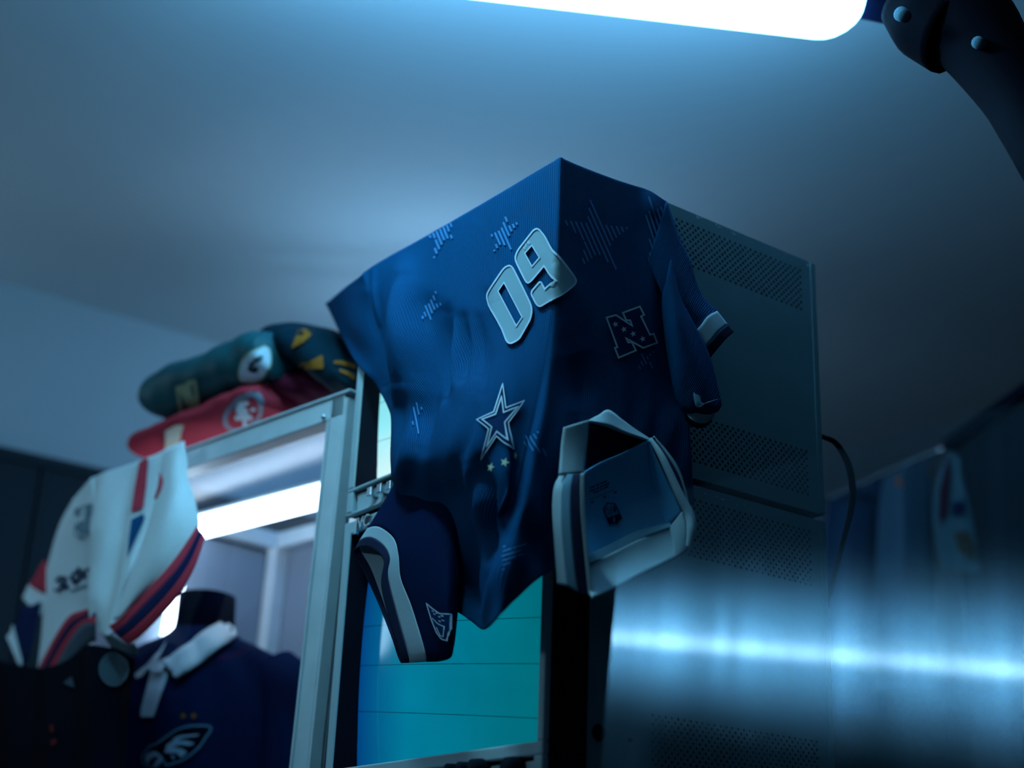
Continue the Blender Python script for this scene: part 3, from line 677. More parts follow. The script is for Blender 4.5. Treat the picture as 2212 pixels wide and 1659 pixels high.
# ---- prints on the jersey
def cv(pts, ox, oy, s): return [(ox + x*s, oy + y*s) for x, y in pts]
def round_poly(pts, n=60): return [tuple(p) for p in spline(list(pts) + [pts[0]], n)[:-1]]
c4 = lambda p: cv(p, 1000, 470, .217)
def smooth_corners(pts, r=6.0, seg=4):
    """round the corners; r is one radius or one per corner (0 keeps it sharp)"""
    out = []; P = [np.array(p, float) for p in pts]; n = len(P)
    for i in range(n):
        rr = r[i] if isinstance(r, (list, tuple)) else r
        if rr <= 0: out.append(tuple(P[i])); continue
        a, b, c = P[i-1], P[i], P[(i+1) % n]; da, dc = a-b, c-b; ra = min(rr, np.linalg.norm(da)*.45); rc = min(rr, np.linalg.norm(dc)*.45)
        p0 = b + unit(da)*ra; p1 = b + unit(dc)*rc
        for t in np.linspace(0, 1, seg): out.append(tuple((1-t)**2*p0 + 2*t*(1-t)*b + t*t*p1))
    return out
zero = smooth_corners(c4([(252,770),(430,505),(500,478),(572,622),(708,905),(690,1020),(575,1225),(465,1285),(405,1120),(270,860)]), [14,10,14,3,16,8,8,14,3,10], 6)
zero_i = c4([(428,655),(605,1003),(548,1092),(368,742)])
nine = smooth_corners(c4([(750,95),(830,190),(930,375),(1075,570),(1125,650),(1030,735),(840,865),(765,908),(690,758),(790,640),(832,722),(925,640),(825,490),(700,640),(655,672),(532,420),(562,338)]),
                      [16,8,3,10,16,10,8,14,8,6,0,0,0,6,14,14,8], 6)
nine_i = c4([(705,285),(780,408),(705,495),(635,365)])
n1 = lay('jersey_numeral', [tri_poly(zero, [zero_i])], jb, SILVER, jer, .0030)
lay('numeral_edge', [ribbon(zero, 3.6, True), ribbon(zero_i, 2.6, True)], jb, SILVERE, n1, .0042)
n2 = lay('jersey_numeral', [tri_poly(nine, [nine_i])], jb, SILVER, jer, .0030)
lay('numeral_edge', [ribbon(nine, 3.6, True), ribbon(nine_i, 2.6, True)], jb, SILVERE, n2, .0042)
# small EST. lettering, upside down
def strokes(lst, ox, oy, s): return [ribbon(cv(l, ox, oy, s), 1.3, step=4) for l in lst]
lay('small_lettering', strokes([[(668,240),(688,250)],[(668,240),(662,262)],[(662,262),(684,272)],[(665,252),(680,259)],[(688,250),(684,272)][:2],
                                [(655,268),(640,275),(652,290),(640,300),(630,295)],[(634,300),(620,318)],[(627,309),(642,322)]], 1000, 470, .217), jb, SILVERE, n2, .0046)
Np = c4([(1415,1003),(1508,978),(1672,1085),(1650,1030),(1612,1030),(1578,955),(1748,893),(1790,975),(1760,992),(1848,1172),(1885,1165),(1917,1252),(1780,1305),(1608,1208),(1630,1250),(1668,1250),(1708,1330),(1535,1402),(1497,1305),(1522,1298)])
em = lay('conference_emblem', [tri_poly(Np)], jb, LOGOBL, jer, .0022)
lay('emblem_outline', [ribbon(Np, 3.8, True)], jb, SILVERE, em, .0036)
lay('emblem_star', [tri_poly(star_pts(*c4([p])[0], 7.2, 250), step=20) for p in ((1503,1070),(1588,1120),(1680,1165),(1775,1215))], jb, SILVERE, em, .0036)
c5 = lambda p: cv(p, 980, 810, .1447)
so = c5([(750,150),(790,510),(1055,400),(820,730),(870,1115),(650,930),(425,1260),(530,825),(375,680),(608,570)])
si = c5([(728,340),(755,578),(960,490),(770,725),(805,985),(655,862),(505,1080),(575,795),(445,680),(635,605)])
sl = lay('star_logo', [tri_poly(so)], jb, LOGOBL, jer, .0022)
lay('star_outline', [ribbon(so, 2.4, True)], jb, SILVERE, sl, .0036); lay('star_outline', [ribbon(si, 2.8, True)], jb, SILVERE, sl, .0036)
for p, r in (((590,1385), 10), ((770,1325), 10.5), ((893,1215), 9.5)):
    lay('gold_star', [tri_poly(star_pts(*c5([p])[0], r, -70, sx=.75), step=20)], jb, GOLD, jer, .0045)
for tips, ang, pitch, w in ((((1275,418),(1357,492),(1340,592),(1254,578),(1212,476)), 66, 9.5, 3.4), (((1095,462),(1128,475),(1106,540),(1065,550),(1060,508)), 66, 8.5, 4.2),
                            (((947,620),(964,652),(930,703),(905,697),(912,662)), 68, 8, 3.6), (((985,476),(990,516),(938,562),(920,514),(945,492)), 68, 8.5, 4.4),
                            (((1400,412),(1438,440),(1432,520),(1402,560),(1385,470)), 72, 9, 3.4), (((1448,700),(1474,716),(1474,766),(1440,776),(1432,735)), 8, 8, 2.8),
                            (((1385,758),(1418,752),(1414,800),(1375,808),(1384,780)), 64, 8, 2.8), (((1142,1168),(1134,1200),(1085,1236),(1070,1204),(1088,1178)), -20, 9, 2.8),
                            (((1165,930),(1190,990),(1150,985),(1125,960),(1130,925)), 62, 9, 2.6), (((905,850),(915,880),(905,940),(888,930),(893,880)), 80, 8, 3.0)):
    lay('tonal_star', stripes(star_from_tips(tips), ang, pitch, w), jb, TONAL, jer, .0016)
# lining print: shield, care text, size ticks
lb = bvh_of(lin); c6 = lambda p: cv(p, 1220, 990, .1387)
sh = lay('league_shield', [ribbon(c6([(655,700),(712,706),(775,716),(830,830),(878,940),(838,955),(805,1018),(750,1008),(692,1022),(650,930),(592,790),(622,752)]), 2.6, True, 4), tri_poly(c6([(655,930),(830,868),(878,940),(838,955),(805,1018),(785,1012),(778,960),(765,900),(748,925),(742,975),(755,1008),(692,1022)]), step=6),
                            ribbon(c6([(790,845),(768,740)]), 1.8), ribbon(c6([(768,740),(764,852)]), 1.8), ribbon(c6([(764,852),(742,752)]), 1.8), ribbon(c6([(726,868),(704,752)]), 1.9), ribbon(c6([(726,868),(700,876)]), 1.5),
                            ribbon(c6([(716,812),(694,818)]), 1.5), ribbon(c6([(684,886),(656,772)]), 1.9), ribbon(c6([(656,772),(622,800),(630,830)]), 1.7)], lb, INK, jer, .0012)
txt = []
for (a, b), cuts in ((((380,465),(652,352)), ((0,.3),(.36,.55),(.6,1))), (((375,520),(688,388)), ((0,.28),(.34,.46),(.52,.66),(.7,1))), (((440,540),(672,438)), ((0,.35),(.42,.55),(.62,1)))):
    a, b = np.array(a, float), np.array(b, float)
    for s0, s1 in cuts: txt.append(ribbon(c6([a + (b-a)*s0, a + (b-a)*s1]), 2.6, step=4))
txt += [ribbon(c6([(385,645),(775,485)]), 1.0)]
for x, y in ((418,682), (612,600), (776,530)): txt += [ribbon(c6([(x-22,y-6),(x+20,y+14)]), 1.8), ribbon(c6([(x-20,y+18),(x+22,y-14)]), 1.8)]
lay('care_text', txt, lb, INK, jer, .0012)
lb2 = bvh_of(slv); c7 = lambda p: cv(p, 740, 1060, .235)
pg = lay('sleeve_shield_patch', [tri_poly(c7([(800,1040),(850,1085),(920,1135),(985,1150),(985,1300),(975,1385),(935,1365),(890,1305),(845,1190)]), step=8)], lb2, LOGOBL, slv, .0045)
lay('patch_outline', [ribbon(c7([(800,1040),(850,1085),(920,1135),(985,1150),(985,1300),(975,1385),(935,1365),(890,1305),(845,1190)]), 2.2, True, 4), ribbon(c7([(852,1175),(900,1225),(955,1255),(950,1345),(925,1335),(890,1260)]), 1.6, False, 4)] +
    [ribbon(c7([(x-9,y-6),(x+9,y+6)]), 1.6) for x, y in ((858,1112),(872,1140),(890,1130),(918,1165),(938,1158),(920,1205),(945,1200))], lb2, SILVERE, slv, .0060)

# ------------------------------------------------------------------ display case
CP0 = FR(758, 846, -0.02)                                             # top right front corner
dC = ray(-2252, 1925); dC = unit([dC[0], dC[1], 0]); nC = np.array([dC[1], -dC[0], 0.])   # along the front (to the left), outward normal
if np.dot(nC, CAM - CP0) < 0: nC = -nC
inC = -nC; UPV = np.array([0, 0, 1.])
def CS(px, py, off=0.0): return onP(px, py, CP0 + inC * off, nC)      # off = depth into the case
ztop = CP0[2]
def cpt(s, d, z): return CP0 + dC * s + inC * d + np.array([0, 0, z])  # s along, d deep, z below the top (negative)
pl_ = CS(190, 1036); CW = float(np.dot(pl_ - CP0, dC)); CDp = 0.56
case = thing('display_case', 'tall aluminium framed glass display case beside the monitors, lit inside by white tubes', 'display case', np.array([*(cpt(CW/2, CDp/2, 0)[:2]), 0.0]))
b0, b1 = CS(722, 920), CS(762, 870)
wP = 0.040
def rail(name, p0, p1, a, b, material=ALU, parent=case, bevel=.002): m = MB(); m.bar(p0, p1, a, b); return m.build(name, material, parent, bevel=bevel)
lean = (CS(660, 1659) - CS(741, 890)); lean = lean / -lean[2]                     # the post leans a little out of plumb
def postpt(s, d, z): return cpt(s, d, z) + np.array([lean[0], lean[1], 0]) * 0 + dC * (np.dot(lean, dC) * -z)
def vpost(s, d, w=wP, dp=.02): return rail('post', postpt(s, d, -.0), postpt(s, d, -ztop + 0.0), dC*w/2, inC*dp)
pr = vpost(0.036, 0.02, .040); vpost(CW - .05, 0.02); vpost(0.036, CDp - .02); vpost(CW - .02, CDp - .02)
m = MB(); m.bar(postpt(0.010, 0.012, -.01), postpt(0.010, 0.012, -ztop), dC*.003, inC*.012); m.build('post_flange', ALU, case)
m = MB(); m.bar(postpt(0.060, 0.004, -.045), postpt(0.060, 0.004, -ztop), dC*.0025, inC*.006); m.build('post_bead', ALU, case)
rail('front_top_rail', cpt(0.0165, .02, -.022), cpt(CW, .02, -.022), inC*.02, UPV*.021)
rail('front_lip', cpt(0.0, .012, .003), cpt(CW, .012, .003), inC*.016, UPV*.003)
rail('back_top_rail', cpt(0.06, CDp - .02, -.022), cpt(CW, CDp - .02, -.022), inC*.02, UPV*.02)
for s in (0.036, CW - .02): rail('side_top_rail', cpt(s, .04, -.022), cpt(s, CDp - .04, -.022), dC*.018, UPV*.02)
capped('corner_bolt', tube_path([cpt(.075, 0.001, -.034), cpt(.075, -.006, -.034)], [.006, .004], 12, 4), CHROME, case)
def slab(name, c, a, b, h, material): m = MB(); m.bar(np.asarray(c) - h, np.asarray(c) + h, a, b); return m.build(name, material, case)
slab('glass_top', cpt(CW/2, CDp/2, -.002), dC*(CW/2 - .005), inC*(CDp/2 - .03), UPV*.002, GLASST)
slab('front_pane', cpt(CW/2 + .03, .030, -ztop/2), dC*(CW/2 - .045), UPV*(ztop/2 - .05), inC*.0015, GLASS)
slab('back_panel', cpt(CW/2, CDp + .004, -ztop/2), dC*(CW/2), UPV*(ztop/2), inC*.003, PANELG)
slab('side_panel', cpt(CW + .004, CDp/2, -ztop/2 - .025), inC*(CDp/2 - .045), UPV*(ztop/2 - .025), dC*.003, PANELG)
slab('side_panel', cpt(-.008, CDp/2 + .03, -ztop/2 - .025), inC*(CDp/2 - .06), UPV*(ztop/2 - .03), dC*.003, PANELG)
slab('base_board', cpt(CW/2, CDp/2, -ztop + .05), dC*(CW/2), inC*(CDp/2), UPV*.05, DARKW)
for s in (.30, .335): slab('back_batten', cpt(s, CDp - .03, -ztop/2 - .2), dC*.012, UPV*(ztop/2 - .3), inC*.012, DARKW)
def caselamp(name, p0, p1, r): capped(name, capsule(p0, p1, r), CASE_M, case)
dT = .20
while CS(520, 1118, dT)[2] < ztop - .060 and dT < CDp - .08: dT += .005
ca = CS(330, 1166, dT); cb_ = CS(705, 1069, dT)
dV = .05
while np.dot(CS(376, 1300, dV) - CP0, dC) < CW - .04 and dV < CDp - .05: dV += .005
for nm, pa, pb, r in (('light_tube', ca, cb_, .027), ('light_tube', CS(384, 1255, dV), CS(352, 1440, dV), .017)):
    capped(nm, capsule(pa, pb, r), CASE_M, case)
m = MB(); m.bar(ca + np.array([0,0,.030]) + inC*.015, cb_ + np.array([0,0,.030]) + inC*.015, inC*.03, UPV*.004); m.build('light_reflector', BEZEL, case)

# ------------------------------------------------------------------ mannequin and polo
mq = CS(448, 1330, .26)
man = thing('mannequin', 'black headless mannequin bust inside the display case wearing the navy polo', 'mannequin', (mq[0], mq[1], 0.10))
vw = unit([*(CAM - mq)[:2], 0]); fw = unit(vw * 0.92 + unit([-.598, -.80, 0]) * 0.40); rt = np.array([-fw[1], fw[0], 0.]);                     # facing, its side axis
if np.dot(rt, dC) < 0: rt = -rt
def sect(c, a, b, n=48, p=2.3):
    return np.array([c + rt*a*np.sign(math.cos(t))*abs(math.cos(t))**(2/p) + fw*b*np.sign(math.sin(t))*abs(math.sin(t))**(2/p) for t in np.linspace(0, 2*math.pi, n, endpoint=False)])
def down(z, f=0.0, s=0.0): return np.array([mq[0], mq[1], mq[2] + z]) + fw*f + rt*s
zN = CS(440, 1282, .24)[2] - mq[2]
capped('neck', np.array([sect(down(zN + .0, .012), .048, .052), sect(down(zN - .004, .012), .062, .066), sect(down(zN-.06, .006), .064, .068), sect(down(zN-.11, 0), .072, .072), sect(down(zN-.17, 0), .10, .075)]), MANN, man)
capped('torso', np.array([sect(down(zN-.13), .07, .065), sect(down(zN-.20), .17, .085), sect(down(zN-.32), .17, .10), sect(down(zN-.6), .13, .09), sect(down(-mq[2]+.75), .15, .10)]), MANN, man)
capped('stand_pole', tube_path([down(-mq[2] + .76), down(-mq[2] + .105)], .018, 12, 4), CHROME, man)
polo = thing('polo_shirt', 'navy polo shirt with white collar and bird emblem on the mannequin in the case', 'shirt', (mq[0], mq[1], mq[2] - .6))
prof = [(-.085, .070, .076), (-.100, .085, .088), (-.118, .130, .100), (-.142, .175, .110), (-.180, .208, .122), (-.230, .222, .134), (-.31, .218, .146), (-.42, .205, .150), (-.60, .200, .146), (-.80, .200, .144)]
Gp = np.array([sect(down(zN + z), a, b, 96) for z, a, b in prof]); Gp = np.array([spline(Gp[:, i], 60) for i in range(96)]).transpose(1, 0, 2)
cxy = np.array([mq[0], mq[1]])
for j in range(60):
    for i in range(96):
        p = Gp[j, i]; ang = math.atan2(np.dot(p - mq, fw), np.dot(p - mq, rt)); k = min(1, j / 25.0)
        dl = .006*k*math.sin(5*ang + .12*j) + .004*k*math.sin(11*ang - .2*j); d = np.array([*(p[:2] - cxy), 0]); Gp[j, i] = p + unit(d)*dl
pb_ = grid_mesh('polo_body', Gp, POLO, polo, closed=True)
for sd in (-1, 1):
    sp = [down(zN - .185, 0, sd*.165), down(zN - .235, .005, sd*.215), down(zN - .32, .01, sd*.246), down(zN - .43, .015, sd*.258)]
    grid_mesh('sleeve', tube_path(sp, [.072, .080, .084, .088], 30, 20), POLO, polo, closed=True)
pbv = bvh_of(*[c for c in polo.children])
c9 = lambda p: cv(p, 280, 1250, .2465)
collar = c9([(270,745),(400,690),(560,580),(720,470),(850,370),(960,340),(1020,370),(1075,465),(960,530),(820,620),(650,760),(450,893),(330,800)])
lay('collar', [tri_poly(collar, step=8)], pbv, COLLARW, polo, .012).modifiers.new('t', 'SOLIDIFY').thickness = .006
lay('collar', [tri_poly(c9([(200,770),(240,745),(330,560),(300,600),(240,680),(170,760),(60,850),(70,885),(130,860)]), step=8)], pbv, COLLARW, polo, .008)
lay('placket', [tri_poly(c9([(200,800),(335,830),(330,880),(225,1215),(110,1215),(105,1170),(180,900)]), step=8)], pbv, COLLARW, polo, .006)
lay('collar_knot', [tri_poly(round_poly(c9([(200,760),(240,738),(290,760),(305,800),(280,835),(230,840),(200,810)]), 24), step=8)], pbv, COLLARW, polo, .016)
for p in ((478,1205), (565,1205)): lay('gold_star', [tri_poly(star_pts(*c9([p])[0], 8, -60), step=20)], pbv, GOLDF, polo, .004)
cA = lambda p: cv(p, 300, 1520, .0838)
head = round_poly(cA([(330,1110),(480,1050),(800,820),(1100,650),(1450,580),(1840,620),(1700,890),(1500,1180),(1200,1430),(950,1530),(720,1590),(640,1460),(470,1640),(330,1620),(170,1560),(150,1350),(230,1230)]), 70)
eb = lay('bird_emblem', [tri_poly(head, step=8)], pbv, MANN, polo, .004)
lay('emblem_outline', [ribbon(head, 3.6, True, 5)], pbv, mat('emblem_teal', (0.10, 0.22, 0.30), .6), eb, .0056)
fe = mat('emblem_grey', (0.30, 0.40, 0.46), .6)
for q in ([(900,920),(1100,830),(1580,790),(1500,840),(1200,880),(1050,940),(960,1000)], [(700,1240),(720,1090),(900,960),(1250,960),(1450,1030),(1330,1090),(1100,1060),(880,1130),(1150,1170),(1270,1260),(1110,1400),(1000,1280),(850,1290),(640,1270)],
          [(830,1330),(950,1390),(900,1450)], [(230,1330),(380,1240),(500,1250),(570,1340),(640,1400),(560,1520),(440,1640),(420,1580),(560,1390),(440,1380),(320,1460),(300,1570),(220,1500)]):
    lay('feather', [tri_poly(smooth_corners(cA(q), 2.5), step=8)], pbv, fe, eb, .0056)
for k, (x, y) in enumerate(((402,1640),(398,1660),(405,1685),(385,1600))): pass
lay('conference_emblem', [ribbon(cv([(950,1340),(1100,1300),(1070,1370),(1000,1370),(975,1600),(930,1590),(985,1400)], 0, 1270, .2345), 2.0, True, 4)], pbv, mat('emblem_dim', (0.05, 0.09, 0.15), .7), polo, .004)

# ------------------------------------------------------------------ folded jerseys on top of the case
def roll(name, st, depth, sq, material, parent, n=60, seg=40, amp=.0025, seed=0):
    """st: (px, py, vertical half height in px); depth: how far behind the case front"""
    C_ = []; R_ = []
    for x, y_, r in st:
        c = CS(x, y_, depth); e = CS(x, y_ - r, depth); C_.append(c); R_.append(abs(e[2] - c[2]))
    C_ = spline(C_, n); R_ = np.clip(spline(np.array(R_)[:, None], n)[:, 0], .002, 1); Gs = []
    for i in range(n):
        row = []
        for t in np.linspace(0, 2*math.pi, seg, endpoint=False):
            w = 1 + amp/.04*(.5*math.sin(3*t + i*.22 + seed) + .35*math.sin(i*.5 + 2*t) + .25*math.sin(i*.9 - 4*t + seed))
            row.append(C_[i] + UPV*R_[i]*math.sin(t)*w + nC*(R_[i]*sq + .01)*math.cos(t)*w)
        Gs.append(row)
    return capped(name, np.array(Gs), material, parent)
gj = thing('folded_jersey', 'dark green folded jersey with white oval letter patch on top of the case', 'jersey', CS(540, 860, .12), 'folded jerseys on the case')
g1 = roll('folded_body', [(340,872,6),(352,868,32),(400,856,50),(470,830,52),(540,802,54),(590,782,54),(625,772,48)], .10, 1.5, GREEN, gj, seed=1)
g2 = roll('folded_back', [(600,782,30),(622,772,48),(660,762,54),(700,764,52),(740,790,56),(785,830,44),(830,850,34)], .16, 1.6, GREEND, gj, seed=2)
rj = thing('folded_jersey', 'red folded jersey with oval emblem patch lying under the green one', 'jersey', CS(500, 940, .12), 'folded jerseys on the case')
r1 = roll('folded_body', [(320,974,5),(330,972,20),(400,948,26),(480,918,29),(540,896,30),(590,876,30),(622,864,28)], .13, 2.6, RED, rj, seed=3)
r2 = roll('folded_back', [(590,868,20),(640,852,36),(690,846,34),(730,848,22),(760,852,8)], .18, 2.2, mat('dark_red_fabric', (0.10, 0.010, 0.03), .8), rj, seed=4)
gb = bvh_of(g1); rb = bvh_of(r1); g2b = bvh_of(g2)
cB = lambda p: cv(p, 320, 700, .1386)
oval = round_poly(cB([(1790,335),(1880,390),(1910,560),(1870,740),(1760,870),(1600,920),(1450,880),(1405,780),(1450,600),(1560,450)]), 48)
oval_i = round_poly(cB([(1790,360),(1865,410),(1885,560),(1845,720),(1740,840),(1600,885),(1470,850),(1435,770),(1475,610),(1580,475)]), 48)
pa = lay('oval_patch', [tri_poly(oval, step=10)], gb, PATCHG, gj, .004); lay('patch_field', [tri_poly(oval_i, step=10)], gb, PWHITE, pa, .0055)
lay('letter_mark', [tri_poly(smooth_corners(cB([(1760,500),(1690,520),(1600,600),(1580,690),(1640,735),(1720,710),(1740,650),(1690,640),(1640,680),(1640,630),(1700,570),(1765,545)]), 3), step=8)], gb, GREEND, pa, .007)
Ng = cB([(440,960),(600,920),(640,880),(760,850),(780,960),(820,1310),(700,1370),(560,1440),(490,1400),(470,1160)])
ng = lay('conference_patch', [tri_poly(smooth_corners(Ng, 3), step=10)], gb, PATCHG, gj, .004)
lay('patch_field', [tri_poly(cB([(500,1040),(560,1130),(620,1300),(570,1370),(545,1250)]), step=8), tri_poly(cB([(680,930),(720,920),(740,1180),(700,1060)]), step=8)], gb, GREEN, ng, .0055)
cC = lambda p: cv(p, 560, 690, .1386)
for q in ([(610,190),(860,140),(820,260),(700,380),(520,460),(580,300)], [(630,690),(800,660),(990,570),(1030,770),(850,770),(690,760)], [(1160,670),(1300,670),(1500,740),(1500,800),(1300,730),(1170,710)], [(1250,790),(1400,840),(1500,890),(1500,970),(1400,900),(1260,830)]):
    lay('gold_stripe', [tri_poly(smooth_corners(cC(q), 4), step=10)], g2b, GOLDF, gj, .004)
ov2 = round_poly(cB([(1640,1045),(1740,1100),(1800,1250),(1780,1400),(1700,1500),(1480,1620),(1300,1640),(1190,1560),(1180,1430),(1260,1270),(1420,1120)]), 50)
ov2i = round_poly(cB([(1640,1120),(1700,1170),(1730,1290),(1700,1420),(1600,1510),(1450,1580),(1330,1590),(1260,1530),(1260,1420),(1330,1300),(1460,1190)]), 50)
ro = lay('oval_patch', [tri_poly(ov2, step=10)], rb, PGREY, rj, .004); lay('patch_field', [tri_poly(ov2i, step=10)], rb, RED, ro, .0055)
lay('letter_mark', [tri_poly(smooth_corners(cB(q), 2.5), step=8) for q in ([(1380,1280),(1440,1190),(1580,1160),(1590,1220),(1500,1240),(1580,1300),(1560,1370),(1440,1390),(1380,1350)], [(1600,1270),(1680,1260),(1690,1310),(1620,1330)],
                                       [(1480,1370),(1560,1350),(1640,1400),(1630,1460),(1550,1450),(1540,1560),(1490,1560),(1480,1450),(1380,1460),(1360,1400)])], rb, PWHITE, ro, .007)
lay('shoulder_strip', [tri_poly([(381,916),(400,914),(392,935),(388,965),(358,968),(360,928)], step=10)], rb, CREAM, rj, .005)

# ------------------------------------------------------------------ white jersey over the case's left corner
wj = thing('hanging_jersey', 'white jersey with red and navy striped cuffs hung over the left corner of the case', 'jersey', CS(300, 1000, 0))
wrow = [[CS(196,1032,-.02), CS(235,1019,-.03), CS(280,1002,-.035), CS(325,986,-.035), CS(358,970,-.032), CS(380,960,-.03)],
        [CS(202,1090,-.03), CS(236,1085,-.045), CS(275,1075,-.05), CS(315,1065,-.045), CS(345,1055,-.04), CS(372,1045,-.03)],
        [CS(206,1160,-.04), CS(232,1160,-.055), CS(262,1158,-.06), CS(292,1150,-.055), CS(320,1140,-.045), CS(350,1130,-.03)],
        [CS(204,1230,-.045), CS(226,1236,-.06), CS(252,1240,-.065), CS(278,1232,-.06), CS(300,1220,-.045), CS(325,1210,-.03)],
        [CS(202,1295,-.05), CS(216,1305,-.065), CS(236,1310,-.07), CS(256,1300,-.06), CS(275,1290,-.045), CS(300,1280,-.03)],
        [CS(200,1345,-.05), CS(208,1362,-.06), CS(222,1372,-.07), CS(238,1362,-.06), CS(252,1345,-.045), CS(270,1335,-.03)]]
Gw = surf(wrow, 90, 90); pxw, pyw = prj(Gw)
uw = pxw - 0.16*(1000 - pyw)
Gw += nC * ((.010*np.sin(uw*.085) + .006*np.sin(uw*.031 + 1.0) + .003*np.sin(uw*.17 + pyw*.012)) * np.clip((pyw-980)/160, .15, 1))[..., None]
wb = grid_mesh('front_panel', Gw, WHITE, wj, solid=.003)
vrow = [[CS(352,972,-.045), CS(372,962,-.052), CS(396,952,-.045)], [CS(340,1050,-.062), CS(372,1048,-.078), CS(410,1042,-.060)], [CS(322,1120,-.074), CS(366,1115,-.092), CS(426,1132,-.066)],
        [CS(300,1190,-.082), CS(342,1190,-.100), CS(392,1190,-.082)], [CS(275,1260,-.086), CS(308,1258,-.100), CS(348,1242,-.092)], [CS(246,1338,-.084), CS(262,1332,-.094), CS(285,1310,-.092)]]
Gv = surf(vrow, 50, 70); pxv, pyv = prj(Gv)
Gv += nC * (.003*np.sin((pxv + .45*pyv)*.06) + .0015*np.sin((pxv + .5*pyv)*.13 + 1))[..., None]
wsl = grid_mesh('sleeve', Gv, WHITE, wj, solid=.003)
# shaded side of the jersey, going round the corner
srow = [[CS(198,1032,-.022), CS(186,1045,-.01), CS(172,1062,.02), CS(158,1078,.05)], [CS(204,1100,-.032), CS(180,1110,-.015), CS(150,1120,.02), CS(130,1130,.05)],
        [CS(207,1180,-.042), CS(175,1190,-.02), CS(135,1200,.02), CS(108,1200,.05)], [CS(205,1260,-.047), CS(165,1265,-.02), CS(120,1270,.02), CS(95,1262,.05)],
        [CS(202,1310,-.047), CS(160,1320,-.02), CS(115,1340,.01), CS(90,1360,.04)], [CS(185,1318,-.035), CS(150,1340,-.02), CS(108,1400,.0), CS(80,1445,.02)]]
Gs_ = surf(srow, 50, 70); ws = grid_mesh('side_panel', Gs_, WHITE, wj, solid=.003)
wbv = bvh_of(wb, wsl); wsv = bvh_of(ws); cD = lambda p: cv(p, 0, 920, .223)
lay('red_stripe', [tri_poly(cD([(1370,320),(1450,325),(1430,600),(1400,800),(1285,840),(1320,600)]), step=8)], wbv, RED, wj, .004)
lay('blue_stripe', [tri_poly(cD([(1285,910),(1400,850),(1410,900),(1330,1080),(1245,1280),(1260,1100)]), step=8)], wbv, BLUEF, wj, .004)
# striped cuff of the near sleeve
def CSs(l): return [CS(x, y, o) for x, y, o in l]
def cstrip(name, A, B, material, parent, n=30, m=5, solid=.003):
    a = spline(CSs(A), n); b = spline(CSs(B), n); return grid_mesh(name, np.array([a*(1-t)+b*t for t in np.linspace(0, 1, m)]), material, parent, solid=solid)
cstrip('red_stripe', [(345,1020,-.068),(341,1050,-.070),(333,1076,-.072)], [(350,1036,-.068),(347,1056,-.070),(335,1078,-.072)], RED, wj, 16, 4)
e0_ = [(425,1135,-.065),(390,1190,-.082),(350,1240,-.092),(300,1290,-.092),(262,1334,-.090),(235,1352,-.08)]
e1_ = [(430,1146,-.070),(398,1206,-.088),(360,1256,-.098),(312,1306,-.098),(272,1346,-.094),(246,1366,-.084)]
e2_ = [(437,1152,-.072),(410,1214,-.090),(372,1270,-.100),(326,1322,-.100),(284,1362,-.094),(260,1380,-.084)]
e3_ = [(442,1160,-.070),(420,1222,-.086),(386,1282,-.096),(340,1336,-.096),(300,1376,-.090),(278,1392,-.080)]
cstrip('cuff_stripe', e0_, e1_, RED, wj); cstrip('cuff_stripe', e1_, e2_, NAVYF, wj); cstrip('cuff_stripe', e2_, e3_, RED, wj)
cstrip('sleeve_lining', [(215,1360,-.05),(240,1372,-.06),(270,1390,-.07),(290,1392,-.07)], [(240,1400,-.03),(260,1410,-.04),(280,1415,-.05),(296,1418,-.05)], mat('grey_lining', (0.12,0.17,0.2), .8), wj)
# second cuff in the shade, narrower
f0 = [(205,1306,-.056),(186,1316,-.044),(150,1330,-.03),(120,1372,-.015),(84,1440,.0)]; f1 = [(206,1318,-.060),(186,1326,-.049),(154,1344,-.035),(124,1386,-.02),(90,1450,-.005)]
f2 = [(204,1332,-.062),(184,1336,-.053),(158,1356,-.038),(128,1400,-.022),(96,1460,-.008)]; f3 = [(203,1346,-.064),(184,1346,-.055),(162,1366,-.04),(134,1412,-.025),(104,1470,-.01)]
cstrip('cuff_stripe', f0, f1, RED, wj); cstrip('cuff_stripe', f1, f2, NAVYF, wj); cstrip('cuff_stripe', f2, f3, RED, wj)
cstrip('sleeve_lining', f3, [(206,1385,-.04),(190,1392,-.04),(170,1410,-.03),(140,1440,-.02),(108,1490,-.01)], mat('shade_lining', (0.10,0.13,0.17), .8), wj)
# far sleeve at the left
cstrip('far_sleeve', [(96,1210,.05),(85,1225,.06),(76,1245,.07)], [(100,1285,.04),(72,1270,.06),(62,1262,.07)], RED, wj, 20, 8)
cstrip('far_sleeve', [(100,1285,.04),(80,1276,.06),(62,1262,.07)], [(86,1330,.04),(66,1312,.06),(48,1292,.07)], WHITE, wj, 20, 8)
cstrip('far_sleeve', [(86,1300,.035),(66,1308,.055),(48,1310,.065)], [(60,1420,.03),(45,1438,.05),(22,1380,.06)], NAVYF, wj, 20, 8)
cstrip('far_sleeve', [(26,1350,.055),(22,1365,.055),(14,1375,.055)], [(46,1430,.045),(44,1438,.045),(40,1436,.045)], WHITE, wj, 20, 6)
